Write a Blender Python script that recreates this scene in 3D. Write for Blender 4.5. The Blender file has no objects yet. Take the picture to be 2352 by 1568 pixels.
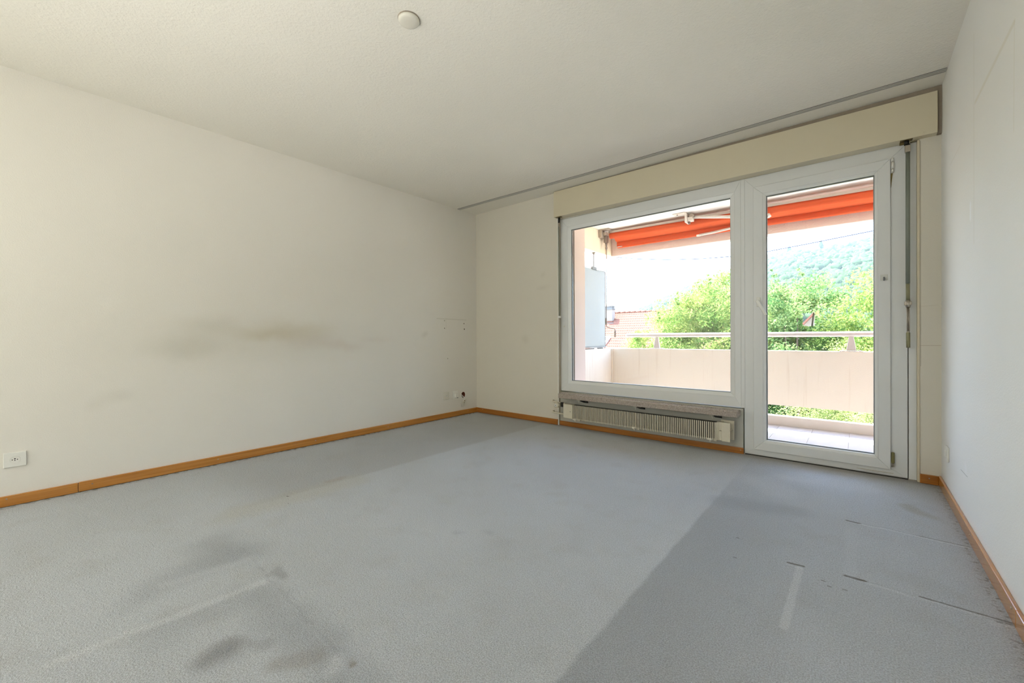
import bpy, bmesh, math, random
import numpy as np
from mathutils import Vector, Matrix

random.seed(7)
SC = bpy.context.scene
COL = SC.collection
H = 2.5          # room height
W = 4.109        # room width (left wall x=0, right wall x=W); window wall y=0, outdoors y>0

# ------------------------------------------------------------------ camera
def camera():
    cam = bpy.data.cameras.new('camera'); o = bpy.data.objects.new('camera', cam); COL.objects.link(o)
    yaw, pitch, roll = 0.6991, -0.00438, -0.00504
    fw = Vector((-math.sin(yaw)*math.cos(pitch), math.cos(yaw)*math.cos(pitch), math.sin(pitch)))
    r = Vector((math.cos(yaw), math.sin(yaw), 0)); u = r.cross(fw)
    c, s = math.cos(roll), math.sin(roll)
    r2 = c*r + s*u; u2 = -s*r + c*u
    M = Matrix((r2, u2, -fw)).transposed().to_4x4()
    M.translation = Vector((3.70723, -3.70745, 0.94898))
    o.matrix_world = M
    cam.sensor_width = 36; cam.lens = 944.506*36/2352; cam.shift_y = -5.915/2352
    cam.clip_start = 0.02; cam.clip_end = 2000
    SC.camera = o
camera()

# ------------------------------------------------------------------ world, sun, lights, exposure
wd = bpy.data.worlds.new('world'); SC.world = wd; wd.use_nodes = True
nt = wd.node_tree; bg = nt.nodes['Background']
sky = nt.nodes.new('ShaderNodeTexSky'); sky.sky_type = 'NISHITA'; sky.sun_disc = False
sky.sun_elevation = math.radians(62); sky.sun_rotation = math.radians(-64)
sky.air_density = 1.0; sky.dust_density = 2.0; sky.ozone_density = 1.0; sky.altitude = 300
nt.links.new(sky.outputs[0], bg.inputs[0]); bg.inputs[1].default_value = 1.75

sd = Vector((-0.422, 0.206, 0.883)).normalized()
sl = bpy.data.lights.new('sun', 'SUN'); sl.energy = 25.0; sl.angle = math.radians(0.55); sl.color = (1, 0.96, 0.88)
so = bpy.data.objects.new('sun', sl); COL.objects.link(so)
so.rotation_euler = sd.to_track_quat('Z', 'Y').to_euler(); so.location = (-6, 4, 12)

def area(name, loc, target, sx, sy, e, col):
    l = bpy.data.lights.new(name, 'AREA'); l.shape = 'RECTANGLE'; l.size = sx; l.size_y = sy; l.energy = e; l.color = col
    o = bpy.data.objects.new(name, l); COL.objects.link(o); o.location = loc
    o.rotation_euler = (Vector(loc)-Vector(target)).to_track_quat('Z', 'Y').to_euler()
    return o
# added fill lights behind the camera, turned to the rear wall and the ceiling (bounced light)
area('rear_wall_fill', (1.45, -4.60, 1.35), (1.45, -5.6, 1.45), 2.2, 1.3, 58, (0.94, 0.975, 1.0))
up = area('ceiling_fill', (2.3, -4.7, 0.35), (2.3, -4.7+0.60, 0.35+0.80), 2.6, 0.8, 9, (1.0, 0.98, 0.96)); up.data.spread = math.radians(84)

SC.view_settings.view_transform = 'Standard'; SC.view_settings.look = 'None'
SC.view_settings.gamma = 1; SC.view_settings.use_curve_mapping = False
SC.view_settings.exposure = 0.22
SC.cycles.max_bounces = 12; SC.cycles.diffuse_bounces = 6; SC.cycles.transparent_max_bounces = 16
SC.cycles.caustics_reflective = False; SC.cycles.caustics_refractive = False
SC.cycles.sample_clamp_indirect = 8

# ------------------------------------------------------------------ materials
class N:
    """small node-graph helper"""
    def __init__(s, name):
        s.m = bpy.data.materials.new(name); s.m.use_nodes = True
        s.t = s.m.node_tree; s.p = s.t.nodes['Principled BSDF']; s.out = s.t.nodes['Material Output']
        s.pos = None
    def n(s, typ, **k):
        nd = s.t.nodes.new(typ)
        for a, v in k.items(): setattr(nd, a, v)
        return nd
    def l(s, a, b): s.t.links.new(a, b)
    def P(s):
        if s.pos is None: s.pos = s.n('ShaderNodeNewGeometry').outputs['Position']
        return s.pos
    def v(s, inp, val):
        if hasattr(val, 'links') or isinstance(val, bpy.types.NodeSocket): s.l(val, inp)
        else: inp.default_value = val
    def math(s, op, a, b=0.0, c=0.0, clamp=False):
        nd = s.n('ShaderNodeMath', operation=op, use_clamp=clamp)
        s.v(nd.inputs[0], a); s.v(nd.inputs[1], b); s.v(nd.inputs[2], c)
        return nd.outputs[0]
    def vm(s, op, a, b=(0, 0, 0), scale=None):
        nd = s.n('ShaderNodeVectorMath', operation=op); s.v(nd.inputs[0], a); s.v(nd.inputs[1], b)
        if scale is not None: s.v(nd.inputs['Scale'], scale)
        return nd.outputs['Value'] if op in ('DOT_PRODUCT', 'LENGTH', 'DISTANCE') else nd.outputs[0]
    def noise(s, scale, detail=2, rough=0.5, vec=None, out='Fac', dist=0.0):
        nd = s.n('ShaderNodeTexNoise'); s.l(vec if vec is not None else s.P(), nd.inputs['Vector'])
        nd.inputs['Scale'].default_value = scale; nd.inputs['Detail'].default_value = detail
        nd.inputs['Roughness'].default_value = rough; nd.inputs['Distortion'].default_value = dist
        return nd.outputs[out]
    def ramp(s, fac, lo, hi, a=0.0, b=1.0, smooth=True):
        nd = s.n('ShaderNodeMapRange'); nd.interpolation_type = 'SMOOTHSTEP' if smooth else 'LINEAR'
        s.v(nd.inputs[0], fac)
        for i, x in enumerate((lo, hi, a, b)): nd.inputs[i+1].default_value = x
        return nd.outputs[0]
    def mix(s, fac, a, b, blend='MIX'):
        nd = s.n('ShaderNodeMix', data_type='RGBA', blend_type=blend)
        s.v(nd.inputs[0], fac)
        s.v(nd.inputs[6], a if not isinstance(a, tuple) else a+(1,)); s.v(nd.inputs[7], b if not isinstance(b, tuple) else b+(1,))
        return nd.outputs[2]
    def bump(s, h, strength=0.3, dist=0.01, normal=None):
        nd = s.n('ShaderNodeBump'); s.l(h, nd.inputs['Height'])
        nd.inputs['Strength'].default_value = strength; nd.inputs['Distance'].default_value = dist
        if normal is not None: s.l(normal, nd.inputs['Normal'])
        return nd.outputs[0]
    def jitter(s, amp, scale=6.0):
        c = s.noise(scale, 3, out='Color')
        return s.vm('ADD', s.P(), s.vm('SCALE', s.vm('SUBTRACT', c, (0.5, 0.5, 0.5)), scale=amp))
    def seg(s, A, B, r, soft, p=None):
        """mask of points within r (+soft edge) of the segment A-B"""
        p = p if p is not None else s.P()
        A = Vector(A); B = Vector(B); ba = B-A
        pa = s.vm('SUBTRACT', p, tuple(A))
        if ba.length > 1e-6:
            h = s.math('MULTIPLY', s.vm('DOT_PRODUCT', pa, tuple(ba)), 1/ba.length_squared, clamp=True)
            pa = s.vm('SUBTRACT', pa, s.vm('SCALE', tuple(ba), scale=h))
        return s.ramp(s.vm('LENGTH', pa), r, r+soft, 1, 0)
    def ell(s, C, R, p=None, soft=1.0):
        """soft elliptic mask, R = radii (0 = ignore that axis)"""
        p = p if p is not None else s.P()
        d = s.vm('MULTIPLY', s.vm('SUBTRACT', p, C), tuple(1/x if x else 0 for x in R))
        return s.ramp(s.vm('LENGTH', d), 1-soft, 1, 1, 0)
    def set(s, color=None, rough=None, spec=None, normal=None, metal=None, coat=None):
        if color is not None: s.v(s.p.inputs['Base Color'], color if not isinstance(color, tuple) else color+(1,))
        if rough is not None: s.v(s.p.inputs['Roughness'], rough)
        if spec is not None: s.p.inputs['Specular IOR Level'].default_value = spec
        if metal is not None: s.p.inputs['Metallic'].default_value = metal
        if coat is not None: s.p.inputs['Coat Weight'].default_value = coat; s.p.inputs['Coat Roughness'].default_value = 0.15
        if normal is not None: s.l(normal, s.p.inputs['Normal'])
        return s.m

def plain(name, col, rough=0.5, metal=0.0, spec=0.5, var=0.05, vs=30, bump=0.0, bs=200, coat=None):
    g = N(name)
    f = g.noise(vs, 3)
    c = g.mix(f, tuple(x*(1-var) for x in col), tuple(min(1, x*(1+var)) for x in col))
    nrm = g.bump(g.noise(bs, 3), bump, 0.002) if bump else None
    return g.set(c, rough, spec, nrm, metal, coat)

def m_wall(name, col, marks=(), bump=0.35, scale=150):
    g = N(name)
    c = g.mix(g.ramp(g.noise(0.9, 3), 0.3, 0.7), col, tuple(x*0.975 for x in col))
    j = g.jitter(0.10, 5.0)
    for kind, args, mc, k in marks:
        m = g.seg(*args, p=None) if kind == 'line' else (g.seg(*args, p=j) if kind == 'seg' else g.ell(*args, p=j))
        c = g.mix(g.math('MULTIPLY', m, k), c, mc)
    nrm = g.bump(g.noise(scale, 4, 0.6), bump, 0.004)
    return g.set(c, 0.75, 0.25, nrm)

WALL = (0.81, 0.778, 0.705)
stain = (0.54, 0.45, 0.27); grime = (0.50, 0.47, 0.38); pink = (0.66, 0.56, 0.48)
M = {}
M['wall_left'] = m_wall('plaster_left', WALL, [
    ('ell', ((0, -2.46, 0.985), (0, 0.34, 0.085)), stain, 0.30),
    ('ell', ((0, -2.20, 1.01), (0, 0.46, 0.13)), stain, 0.32),
    ('ell', ((0, -2.05, 0.915), (0, 0.38, 0.11)), pink, 0.32),
    ('ell', ((0, -1.76, 0.872), (0, 0.30, 0.075)), pink, 0.36),
    ('ell', ((0, -2.95, 0.895), (0, 0.32, 0.14)), grime, 0.32),
    ('ell', ((0, -2.80, 1.05), (0, 0.30, 0.12)), grime, 0.24),
    ('ell', ((0, -2.35, 0.92), (0, 1.25, 0.30)), grime, 0.20),
    ('ell', ((0, -1.45, 0.93), (0, 0.30, 0.05)), pink, 0.16),
    ('ell', ((0, -0.82, 0.983), (0, 0.07, 0.06)), grime, 0.25),
    ('ell', ((0, -3.31, 0.574), (0, 0.10, 0.07)), grime, 0.18),
    ('ell', ((0, -3.40, 0.53), (0, 0.08, 0.07)), grime, 0.12),
    ('line', ((0, -0.64, 1.168), (0, -0.18, 1.163), 0.002, 0.006), grime, 0.35),
    ('line', ((0, -0.5, 1.168), (0, -0.5, 1.05), 0.002, 0.01), grime, 0.12),
])
M['wall_far'] = m_wall('plaster_far_shaded', (0.70, 0.66, 0.565), [  # left wall's paint, darkened: weaker light on this wall put into the colour
    ('ell', ((1.048, 0, 1.65), (0.06, 0, 0.05)), grime, 0.2),
    ('ell', ((1.03, 0, 1.50), (0.13, 0, 0.05)), grime, 0.22),
    ('ell', ((0.78, 0, 0.92), (0.10, 0, 0.07)), grime, 0.25),
    ('line', ((4.012, 0, 0.8825), (4.107, 0, 0.8833), 0.0005, 0.002), (0.45, 0.36, 0.27), 0.7),
    ('line', ((4.02, 0, 1.133), (4.095, 0, 1.138), 0.0005, 0.002), (0.5, 0.42, 0.33), 0.35),
    ('line', ((4.0165, 0, 0.75), (4.0165, 0, 2.19), 0.0005, 0.002), (0.35, 0.30, 0.22), 0.6),
])
M['wall_right'] = m_wall('plaster_right', (0.85, 0.845, 0.81), [
    ('line', ((W, -0.944, 2.30), (W, -0.944, 1.36), 0.001, 0.006), (0.62, 0.58, 0.46), 0.35),
    ('line', ((W, -0.97, 1.984), (W, -1.569, 1.9934), 0.003, 0.012), (0.68, 0.63, 0.48), 0.35),
    ('line', ((W, -1.569, 1.9934), (W, -1.56, 1.634), 0.001, 0.008), (0.68, 0.63, 0.50), 0.25),
    ('line', ((W, -0.3155, 1.91), (W, -0.614, 1.9157), 0.0005, 0.003), (0.60, 0.55, 0.42), 0.3),
    ('line', ((W, -0.868, 1.553), (W, -0.8686, 1.493), 0.004, 0.02), (0.93, 0.95, 0.97), 0.7),
    ('line', ((W, -0.635, 0.2627), (W, -0.798, 0.2679), 0.0006, 0.003), (0.35, 0.33, 0.30), 0.6),
    ('ell', ((W, -0.75, 0.30), (0, 0.06, 0.05)), (0.9, 0.9, 0.9), 0.5),
], bump=0.3)
M['wall_near'] = m_wall('plaster_near', WALL)
M['ceiling'] = m_wall('plaster_ceiling', (0.815, 0.785, 0.70), [], bump=0.75, scale=75)
M['niche'] = plain('sill_shade_plaster', (0.50, 0.49, 0.43), 0.7, var=0.05, vs=5, bump=0.1)  # wall plaster darkened to paint in the shade below the sill
M['reveal'] = plain('jamb_plaster', (0.50, 0.45, 0.35), 0.7, var=0.15)

def carpet():
    g = N('carpet')
    j = g.jitter(0.05, 9.0); jb = g.jitter(0.22, 3.0)
    tuft = g.noise(230, 3, 0.65); streak = g.noise(70, 3, 0.6)
    sep = g.n('ShaderNodeSeparateXYZ'); g.l(g.jitter(0.025, 8.0), sep.inputs[0]); X, Y = sep.outputs[0], sep.outputs[1]
    base = (0.655, 0.685, 0.715)
    c = g.mix(g.ramp(g.noise(1.3, 4), 0.35, 0.65), base, (0.62, 0.645, 0.665))
    c = g.mix(g.ramp(g.noise(5.0, 4), 0.52, 0.72, 0, 0.30), c, (0.53, 0.53, 0.51))
    def A(mask, col, k):
        nonlocal c
        c = g.mix(g.math('MULTIPLY', mask, k), c, col)
    dark = (0.38, 0.405, 0.43); lite = (0.78, 0.80, 0.82); soil = (0.33, 0.30, 0.25); black = (0.10, 0.095, 0.085)
    # right-hand zone where the pile lies the other way (sharp edge along x = 3.07, fading to the right wall)
    z = g.math('MULTIPLY', g.ramp(X, 3.062, 3.082), g.ramp(X, 3.12, 3.75, 1.0, 0.12))
    A(g.math('MULTIPLY', z, g.ramp(Y, -1.7, -0.3, 1.0, 0.22)), dark, 0.66)
    A(g.math('MULTIPLY', g.math('MULTIPLY', g.ramp(X, 2.93, 3.05), g.ramp(X, 3.06, 3.07, 1, 0)), g.ramp(Y, -1.6, -0.6, 1, 0.2)), lite, 0.18)
    # strip along the left wall
    z = g.math('MULTIPLY', g.ramp(X, 1.06, 1.11, 1, 0), g.ramp(Y, -3.05, -2.6))
    z = g.math('MULTIPLY', z, g.ramp(X, 0.0, 0.75, 0.35, 1.0))
    A(z, (0.47, 0.47, 0.46), 0.6)
    A(g.seg((1.13, -2.95, 0), (1.13, -2.3, 0), 0.02, 0.16, j), (0.60, 0.58, 0.49), 0.45)
    # furniture edge along y = -3.09
    A(g.seg((1.40, -3.13, 0), (1.62, -3.10, 0), 0.01, 0.17, jb), dark, 0.45)
    A(g.seg((2.05, -3.14, 0), (2.75, -3.15, 0), 0.01, 0.13, jb), dark, 0.50)
    A(g.seg((1.97, -3.18, 0), (1.98, -3.40, 0), 0.02, 0.10, jb), dark, 0.30)
    A(g.seg((1.55, -3.12, 0), (1.68, -3.42, 0), 0.02, 0.12, jb), dark, 0.35)
    A(g.seg((1.93, -3.10, 0), (1.90, -3.66, 0), 0.004, 0.030, j), lite, 0.55)
    A(g.seg((1.70, -3.10, 0), (1.66, -3.36, 0), 0.004, 0.04, j), lite, 0.28)
    A(g.seg((2.225, -3.29, 0), (2.235, -3.31, 0), 0.01, 0.075, jb), black, 0.50)
    A(g.seg((2.26, -3.23, 0), (2.27, -3.24, 0), 0.01, 0.05, jb), black, 0.28)
    A(g.seg((2.40, -3.25, 0), (2.42, -3.2, 0), 0.01, 0.05, jb), soil, 0.4)
    A(g.seg((2.50, -3.14, 0), (2.53, -3.16, 0), 0.01, 0.05, jb), lite, 0.5)
    A(g.seg((1.90, -3.065, 0), (1.95, -3.05, 0), 0.004, 0.03, jb), black, 0.35)
    # edge line of the lifted seam
    A(g.seg((1.55, -3.08, 0), (2.5, -3.10, 0), 0.001, 0.009, j), dark, 0.30)
    A(g.seg((2.555, -3.096, 0), (2.585, -3.098, 0), 0.004, 0.012, j), soil, 0.8)
    # scuff and crumbs
    A(g.seg((2.20, -2.36, 0), (2.36, -2.25, 0), 0.004, 0.035, jb), dark, 0.35)
    A(g.seg((1.082, -2.6916, 0), (1.088, -2.688, 0), 0.003, 0.003), (0.08, 0.05, 0.03), 0.9)
    A(g.seg((1.2022, -2.7329, 0), (1.203, -2.733, 0), 0.002, 0.002), (0.10, 0.08, 0.05), 0.8)
    A(g.seg((1.03, -2.3, 0), (1.0, -2.4, 0), 0.01, 0.04, jb), (0.42, 0.33, 0.27), 0.3)
    # dents and lines of the furniture that stood on the right
    def dent(a, b, k=0.85, w=0.004):
        A(g.seg(a+(0,), b+(0,), w, w*1.2, g.jitter(0.008, 60)), (0.12, 0.11, 0.09), k)
    dent((3.6634, -0.9939), (3.7145, -0.9965)); dent((3.4846, -1.6535), (3.5346, -1.6461)); dent((3.6706, -1.6219), (3.7268, -1.6206), 0.9, 0.005)
    dent((3.93, -0.988), (4.09, -0.990), 0.55, 0.002); dent((3.88, -1.619), (4.093, -1.6204), 0.75, 0.003); dent((4.03, -1.634), (4.093, -1.632), 0.5, 0.002)
    A(g.seg((3.72, -1.003, 0), (4.09, -1.000, 0), 0.003, 0.010, j), lite, 0.55)
    A(g.seg((3.73, -1.632, 0), (4.06, -1.632, 0), 0.003, 0.010, j), lite, 0.40)
    A(g.seg((3.48, -1.665, 0), (3.53, -1.662, 0), 0.003, 0.006, j), lite, 0.7)
    A(g.seg((3.5245, -1.672, 0), (3.522, -2.12, 0), 0.008, 0.010, g.jitter(0.012, 20)), lite, 0.60)
    A(g.seg((3.684, -1.10, 0), (3.684, -1.60, 0), 0.010, 0.022, j), lite, 0.22)
    A(g.seg((4.05, -1.66, 0), (4.085, -1.655, 0), 0.012, 0.008, j), lite, 0.5)
    # blotches by the balcony door
    A(g.seg((3.15, -1.15, 0), (3.40, -1.03, 0), 0.02, 0.12, jb), dark, 0.45)
    A(g.seg((3.35, -0.45, 0), (3.75, -0.35, 0), 0.02, 0.14, jb), lite, 0.35)
    A(g.seg((3.20, -0.60, 0), (3.35, -0.75, 0), 0.02, 0.14, jb), lite, 0.30)
    A(g.seg((3.93, -0.58, 0), (3.98, -0.66, 0), 0.01, 0.06, jb), (0.40, 0.37, 0.27), 0.45)
    for x, y in ((3.30, -1.75), (3.27, -1.55), (3.60, -1.72), (3.62, -1.75), (3.665, -1.74), (4.06, -1.64)):
        A(g.seg((x, y, 0), (x+0.008, y, 0), 0.002, 0.004), black, 0.6)
    # grime along the side skirting boards
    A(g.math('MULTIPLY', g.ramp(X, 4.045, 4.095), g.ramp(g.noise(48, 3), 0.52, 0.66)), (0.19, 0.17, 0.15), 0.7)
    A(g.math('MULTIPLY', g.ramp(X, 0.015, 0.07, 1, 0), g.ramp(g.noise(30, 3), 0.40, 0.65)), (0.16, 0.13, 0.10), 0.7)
    A(g.ramp(Y, -0.10, -0.0), (0.36, 0.30, 0.23), 0.5)  # brownish shade below sill and door, painted into the carpet
    # tuft-scale colour
    c = g.mix(g.ramp(tuft, 0.36, 0.64), g.mix(1.0, c, (0.76, 0.755, 0.75), 'MULTIPLY'), g.mix(1.0, c, (1.15, 1.15, 1.145), 'MULTIPLY'))
    c = g.mix(g.ramp(streak, 0.62, 0.78, 0, 0.25), c, (0.40, 0.39, 0.36))
    dents = g.seg((3.6634, -0.9939, 0), (4.09, -0.9925, 0), 0.003, 0.012, j)
    d2 = g.seg((3.6706, -1.6219, 0), (4.093, -1.622, 0), 0.003, 0.012, j)
    d3 = g.seg((1.55, -3.08, 0), (2.9, -3.10, 0), 0.003, 0.012, j)
    hgt = g.math('ADD', g.math('MULTIPLY', tuft, 0.8), g.math('MULTIPLY', streak, 0.9))
    for d in (dents, d2): hgt = g.math('SUBTRACT', hgt, g.math('MULTIPLY', d, 0.45))
    nrm = g.bump(hgt, 0.9, 0.016)
    g.p.inputs['Sheen Weight'].default_value = 0.25; g.p.inputs['Sheen Roughness'].default_value = 0.5
    return g.set(c, 0.95, 0.1, nrm)
M['carpet'] = carpet()

def wood(name, axis, c1=(0.56, 0.245, 0.045), c2=(0.43, 0.165, 0.022), rough=0.26):
    g = N(name)
    st = {'x': (0.9, 40, 40), 'y': (40, 0.9, 40)}[axis]
    v = g.vm('MULTIPLY', g.P(), st)
    f = g.noise(1.6, 5, 0.6, v, dist=0.6); f2 = g.noise(9, 3, 0.6, v)
    c = g.mix(g.ramp(f, 0.3, 0.7), c1, c2); c = g.mix(g.ramp(f2, 0.55, 0.8, 0, 0.25), c, tuple(x*0.6 for x in c2))
    return g.set(c, rough, 0.5, g.bump(f2, 0.03, 0.001), coat=0.6)
M['wood_x'] = wood('beech_skirting_x_shaded', 'x', (0.44, 0.17, 0.028), (0.32, 0.11, 0.014)); M['wood_y'] = wood('beech_skirting_y', 'y')  # x boards: same wood, darkened for the shade along the window wall
M['pvc'] = plain('white_pvc', (0.72, 0.73, 0.715), 0.33, var=0.02, vs=4)
M['pvc_bead'] = plain('white_pvc_bead', (0.76, 0.77, 0.75), 0.28, var=0.02, vs=4)
M['rubber'] = plain('grey_gasket', (0.16, 0.17, 0.16), 0.6)
M['spacer'] = plain('alu_spacer', (0.45, 0.46, 0.46), 0.35, metal=0.7)
M['box'] = plain('cream_box_paint', (0.64, 0.575, 0.42), 0.42, var=0.03, vs=3, bump=0.03)
M['lath'] = plain('grey_brown_lath', (0.30, 0.25, 0.19), 0.7, var=0.15)
M['cream'] = plain('cream_strip', (0.64, 0.57, 0.42), 0.5)
M['radiator'] = plain('ivory_enamel', (0.66, 0.61, 0.48), 0.38, var=0.02)
M['rad_dark'] = plain('dark_convector', (0.035, 0.030, 0.022), 0.6)
M['rad_white'] = plain('white_plastic_clip', (0.72, 0.68, 0.58), 0.4)
M['black'] = plain('black_metal', (0.015, 0.014, 0.012), 0.5)
M['steel'] = plain('steel', (0.45, 0.40, 0.33), 0.35, metal=0.85)
M['brass'] = plain('tarnished_brass', (0.20, 0.15, 0.06), 0.4, metal=0.7)
M['rod_grey'] = plain('grey_green_tube', (0.20, 0.22, 0.18), 0.45)
M['olive'] = plain('olive_handle', (0.26, 0.25, 0.14), 0.45)
M['olive2'] = plain('olive_hinge', (0.17, 0.15, 0.05), 0.5, var=0.2)
M['plastic'] = plain('white_plastic', (0.80, 0.79, 0.73), 0.35, var=0.01)
M['plastic2'] = plain('aged_white_plastic', (0.70, 0.67, 0.58), 0.35, var=0.02)
M['hole'] = plain('dark_hole', (0.012, 0.011, 0.010), 0.8)
M['brick'] = plain('raw_brick', (0.20, 0.045, 0.018), 0.9, var=0.3, vs=60)
M['hookgrey'] = plain('grey_hook', (0.22, 0.23, 0.24), 0.3, metal=0.6)
M['hookplate'] = plain('clear_hook_plate', (0.60, 0.60, 0.56), 0.3)
M['alu'] = plain('alu_rail', (0.50, 0.49, 0.45), 0.45, metal=0.2)
M['white'] = plain('white_paint', (0.85, 0.84, 0.80), 0.5)

def granite():
    g = N('speckled_stone')
    v = g.n('ShaderNodeTexVoronoi'); g.l(g.jitter(0.01, 40), v.inputs['Vector']); v.inputs['Scale'].default_value = 240
    f = g.n('ShaderNodeSeparateColor'); g.l(v.outputs['Color'], f.inputs[0])
    c = g.mix(g.ramp(f.outputs[0], 0.3, 0.9), (0.42, 0.36, 0.31), (0.30, 0.25, 0.21))
    c = g.mix(g.ramp(g.noise(85, 3, 0.6), 0.63, 0.70, 0, 0.8), c, (0.045, 0.038, 0.03))
    c = g.mix(g.ramp(g.noise(140, 2), 0.62, 0.72, 0, 0.7), c, (0.62, 0.57, 0.50))
    return g.set(c, g.math('ADD', g.math('MULTIPLY', g.noise(90), 0.3), 0.15), 0.5)
M['granite'] = granite()

def glass(name='window_glass'):
    g = N(name); t = g.t
    tr = g.n('ShaderNodeBsdfTransparent'); tr.inputs[0].default_value = (0.97, 0.985, 0.98, 1)
    gl = g.n('ShaderNodeBsdfGlossy'); gl.inputs['Roughness'].default_value = 0.0
    fr = g.n('ShaderNodeFresnel'); fr.inputs['IOR'].default_value = 1.45
    mx = g.n('ShaderNodeMixShader'); g.l(g.math('MULTIPLY', fr.outputs[0], 0.5), mx.inputs[0]); g.l(tr.outputs[0], mx.inputs[1]); g.l(gl.outputs[0], mx.inputs[2])
    g.l(mx.outputs[0], g.out.inputs[0]); return g.m
M['glass'] = glass()
def frosted():
    g = N('frosted_glass')
    tl = g.n('ShaderNodeBsdfTranslucent'); tl.inputs[0].default_value = (0.38, 0.395, 0.395, 1)
    df = g.n('ShaderNodeBsdfDiffuse'); df.inputs[0].default_value = (0.37, 0.385, 0.385, 1)
    mx = g.n('ShaderNodeMixShader'); g.l(g.ramp(g.noise(220, 2), 0.3, 0.7, 0.35, 0.5), mx.inputs[0]); g.l(tl.outputs[0], mx.inputs[1]); g.l(df.outputs[0], mx.inputs[2])
    nb = g.bump(g.noise(180, 3), 0.5, 0.003); g.l(nb, tl.inputs['Normal']); g.l(nb, df.inputs['Normal'])
    g.l(mx.outputs[0], g.out.inputs[0]); return g.m
M['frosted'] = frosted()

# exterior
def streaked(name, col, st, k=0.3, bmp=(90, 0.25)):
    g = N(name)
    v = g.vm('MULTIPLY', g.P(), (26, 26, 1.2))
    c = g.mix(g.ramp(g.noise(1.0, 4, 0.6, v), 0.56, 0.74, 0, k), col, st)
    c = g.mix(g.ramp(g.noise(3.0, 4), 0.5, 0.8, 0, 0.25), c, tuple(x*0.88 for x in col))
    return g.set(c, 0.8, 0.2, g.bump(g.noise(bmp[0], 4), bmp[1], 0.006))
M['parapet'] = streaked('parapet_paint', (0.790, 0.710, 0.595), (0.620, 0.500, 0.370), 0.38)
M['beam'] = streaked('beam_render', (0.820, 0.680, 0.590), (0.660, 0.520, 0.440), 0.2, (70, 1.0))
M['beam_side'] = streaked('side_beam_paint', (0.780, 0.680, 0.510), (0.550, 0.420, 0.260), 0.3)
M['ext_pink'] = plain('pink_facade', (0.760, 0.610, 0.520), 0.85, var=0.03, vs=3, bump=0.2)
M['ext_ceiling'] = plain('balcony_ceiling_paint', (0.930, 0.890, 0.830), 0.8, var=0.02)
M['kerb'] = plain('kerb_concrete', (0.700, 0.630, 0.560), 0.85, var=0.08, vs=9, bump=0.2)
M['tile'] = plain('pale_balcony_tile', (0.406, 0.398, 0.417), 0.45, var=0.03, vs=2)
M['grout'] = plain('tile_grout', (0.34, 0.31, 0.30), 0.9)
def fabric():
    g = N('orange_awning_fabric')
    c = g.mix(g.ramp(g.noise(3, 3), 0.3, 0.7), (0.82, 0.17, 0.065), (0.80, 0.15, 0.055))
    df = g.n('ShaderNodeBsdfDiffuse'); tl = g.n('ShaderNodeBsdfTranslucent'); g.l(c, df.inputs[0]); g.l(c, tl.inputs[0])
    nb = g.bump(g.noise(14, 3), 0.25, 0.02); g.l(nb, df.inputs['Normal'])
    mx = g.n('ShaderNodeMixShader'); mx.inputs[0].default_value = 0.35; g.l(df.outputs[0], mx.inputs[1]); g.l(tl.outputs[0], mx.inputs[2])
    g.l(mx.outputs[0], g.out.inputs[0]); return g.m
M['fabric'] = fabric()
M['ext_metal'] = plain('weathered_bracket_metal', (0.42, 0.36, 0.29), 0.5, metal=0.3, var=0.2)
M['ext_white'] = plain('white_arm_enamel', (0.66, 0.61, 0.54), 0.4)
M['hood'] = plain('cream_awning_hood', (0.92, 0.86, 0.76), 0.5)
M['rail'] = plain('pink_white_rail', (0.592, 0.528, 0.496), 0.4)
M['crank'] = plain('grey_brown_crank', (0.22, 0.18, 0.15), 0.45, metal=0.4)
M['line'] = plain('blue_cord', (0.05, 0.08, 0.22), 0.6)
def leafmat(name, a, b, tfac=0.5):
    g = N(name)
    f = g.noise(1.7, 3); f2 = g.noise(14, 2)
    c = g.mix(g.ramp(g.math('ADD', g.math('MULTIPLY', f, 0.5), g.math('MULTIPLY', f2, 0.5)), 0.38, 0.62), a, b)
    df = g.n('ShaderNodeBsdfDiffuse'); tl = g.n('ShaderNodeBsdfTranslucent'); g.l(c, df.inputs[0]); g.l(c, tl.inputs[0])
    mx = g.n('ShaderNodeMixShader'); mx.inputs[0].default_value = tfac; g.l(df.outputs[0], mx.inputs[1]); g.l(tl.outputs[0], mx.inputs[2])
    g.l(mx.outputs[0], g.out.inputs[0]); return g.m
M['leaf'] = leafmat('bright_leaf', (0.132, 0.251, 0.053), (0.422, 0.475, 0.158))
M['leaf2'] = leafmat('mid_green_leaf', (0.092, 0.218, 0.066), (0.370, 0.462, 0.185))
M['leaf3'] = leafmat('dark_leaf', (0.040, 0.119, 0.040), (0.145, 0.277, 0.092))
M['needle'] = leafmat('yellow_green_needle', (0.223, 0.298, 0.099), (0.434, 0.459, 0.223), 0.35)
M['bark'] = plain('bark', (0.12, 0.08, 0.05), 0.9, var=0.3, vs=12, bump=0.5, bs=40)
M['hill'] = plain('hill_forest', (0.046, 0.088, 0.034), 0.95, var=0.35, vs=0.09, spec=0.1)
M['hill_rock'] = plain('hill_ground', (0.048, 0.063, 0.042), 0.95, var=0.2, vs=0.05, spec=0.1)
M['roof'] = plain('clay_roof_tile', (0.245, 0.100, 0.062), 0.85, var=0.3, vs=6)
M['render'] = plain('pale_house_render', (0.322, 0.294, 0.252), 0.9, var=0.08, vs=3)
M['tin'] = plain('grey_tin', (0.203, 0.195, 0.184), 0.5, metal=0.4)
M['bounce_ground'] = plain('pale_bounce_ground', (0.612, 0.561, 0.484), 0.95, var=0.1, vs=1.2, spec=0.1)  # unseen ground, made pale to bounce light up to the balcony ceiling

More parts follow.
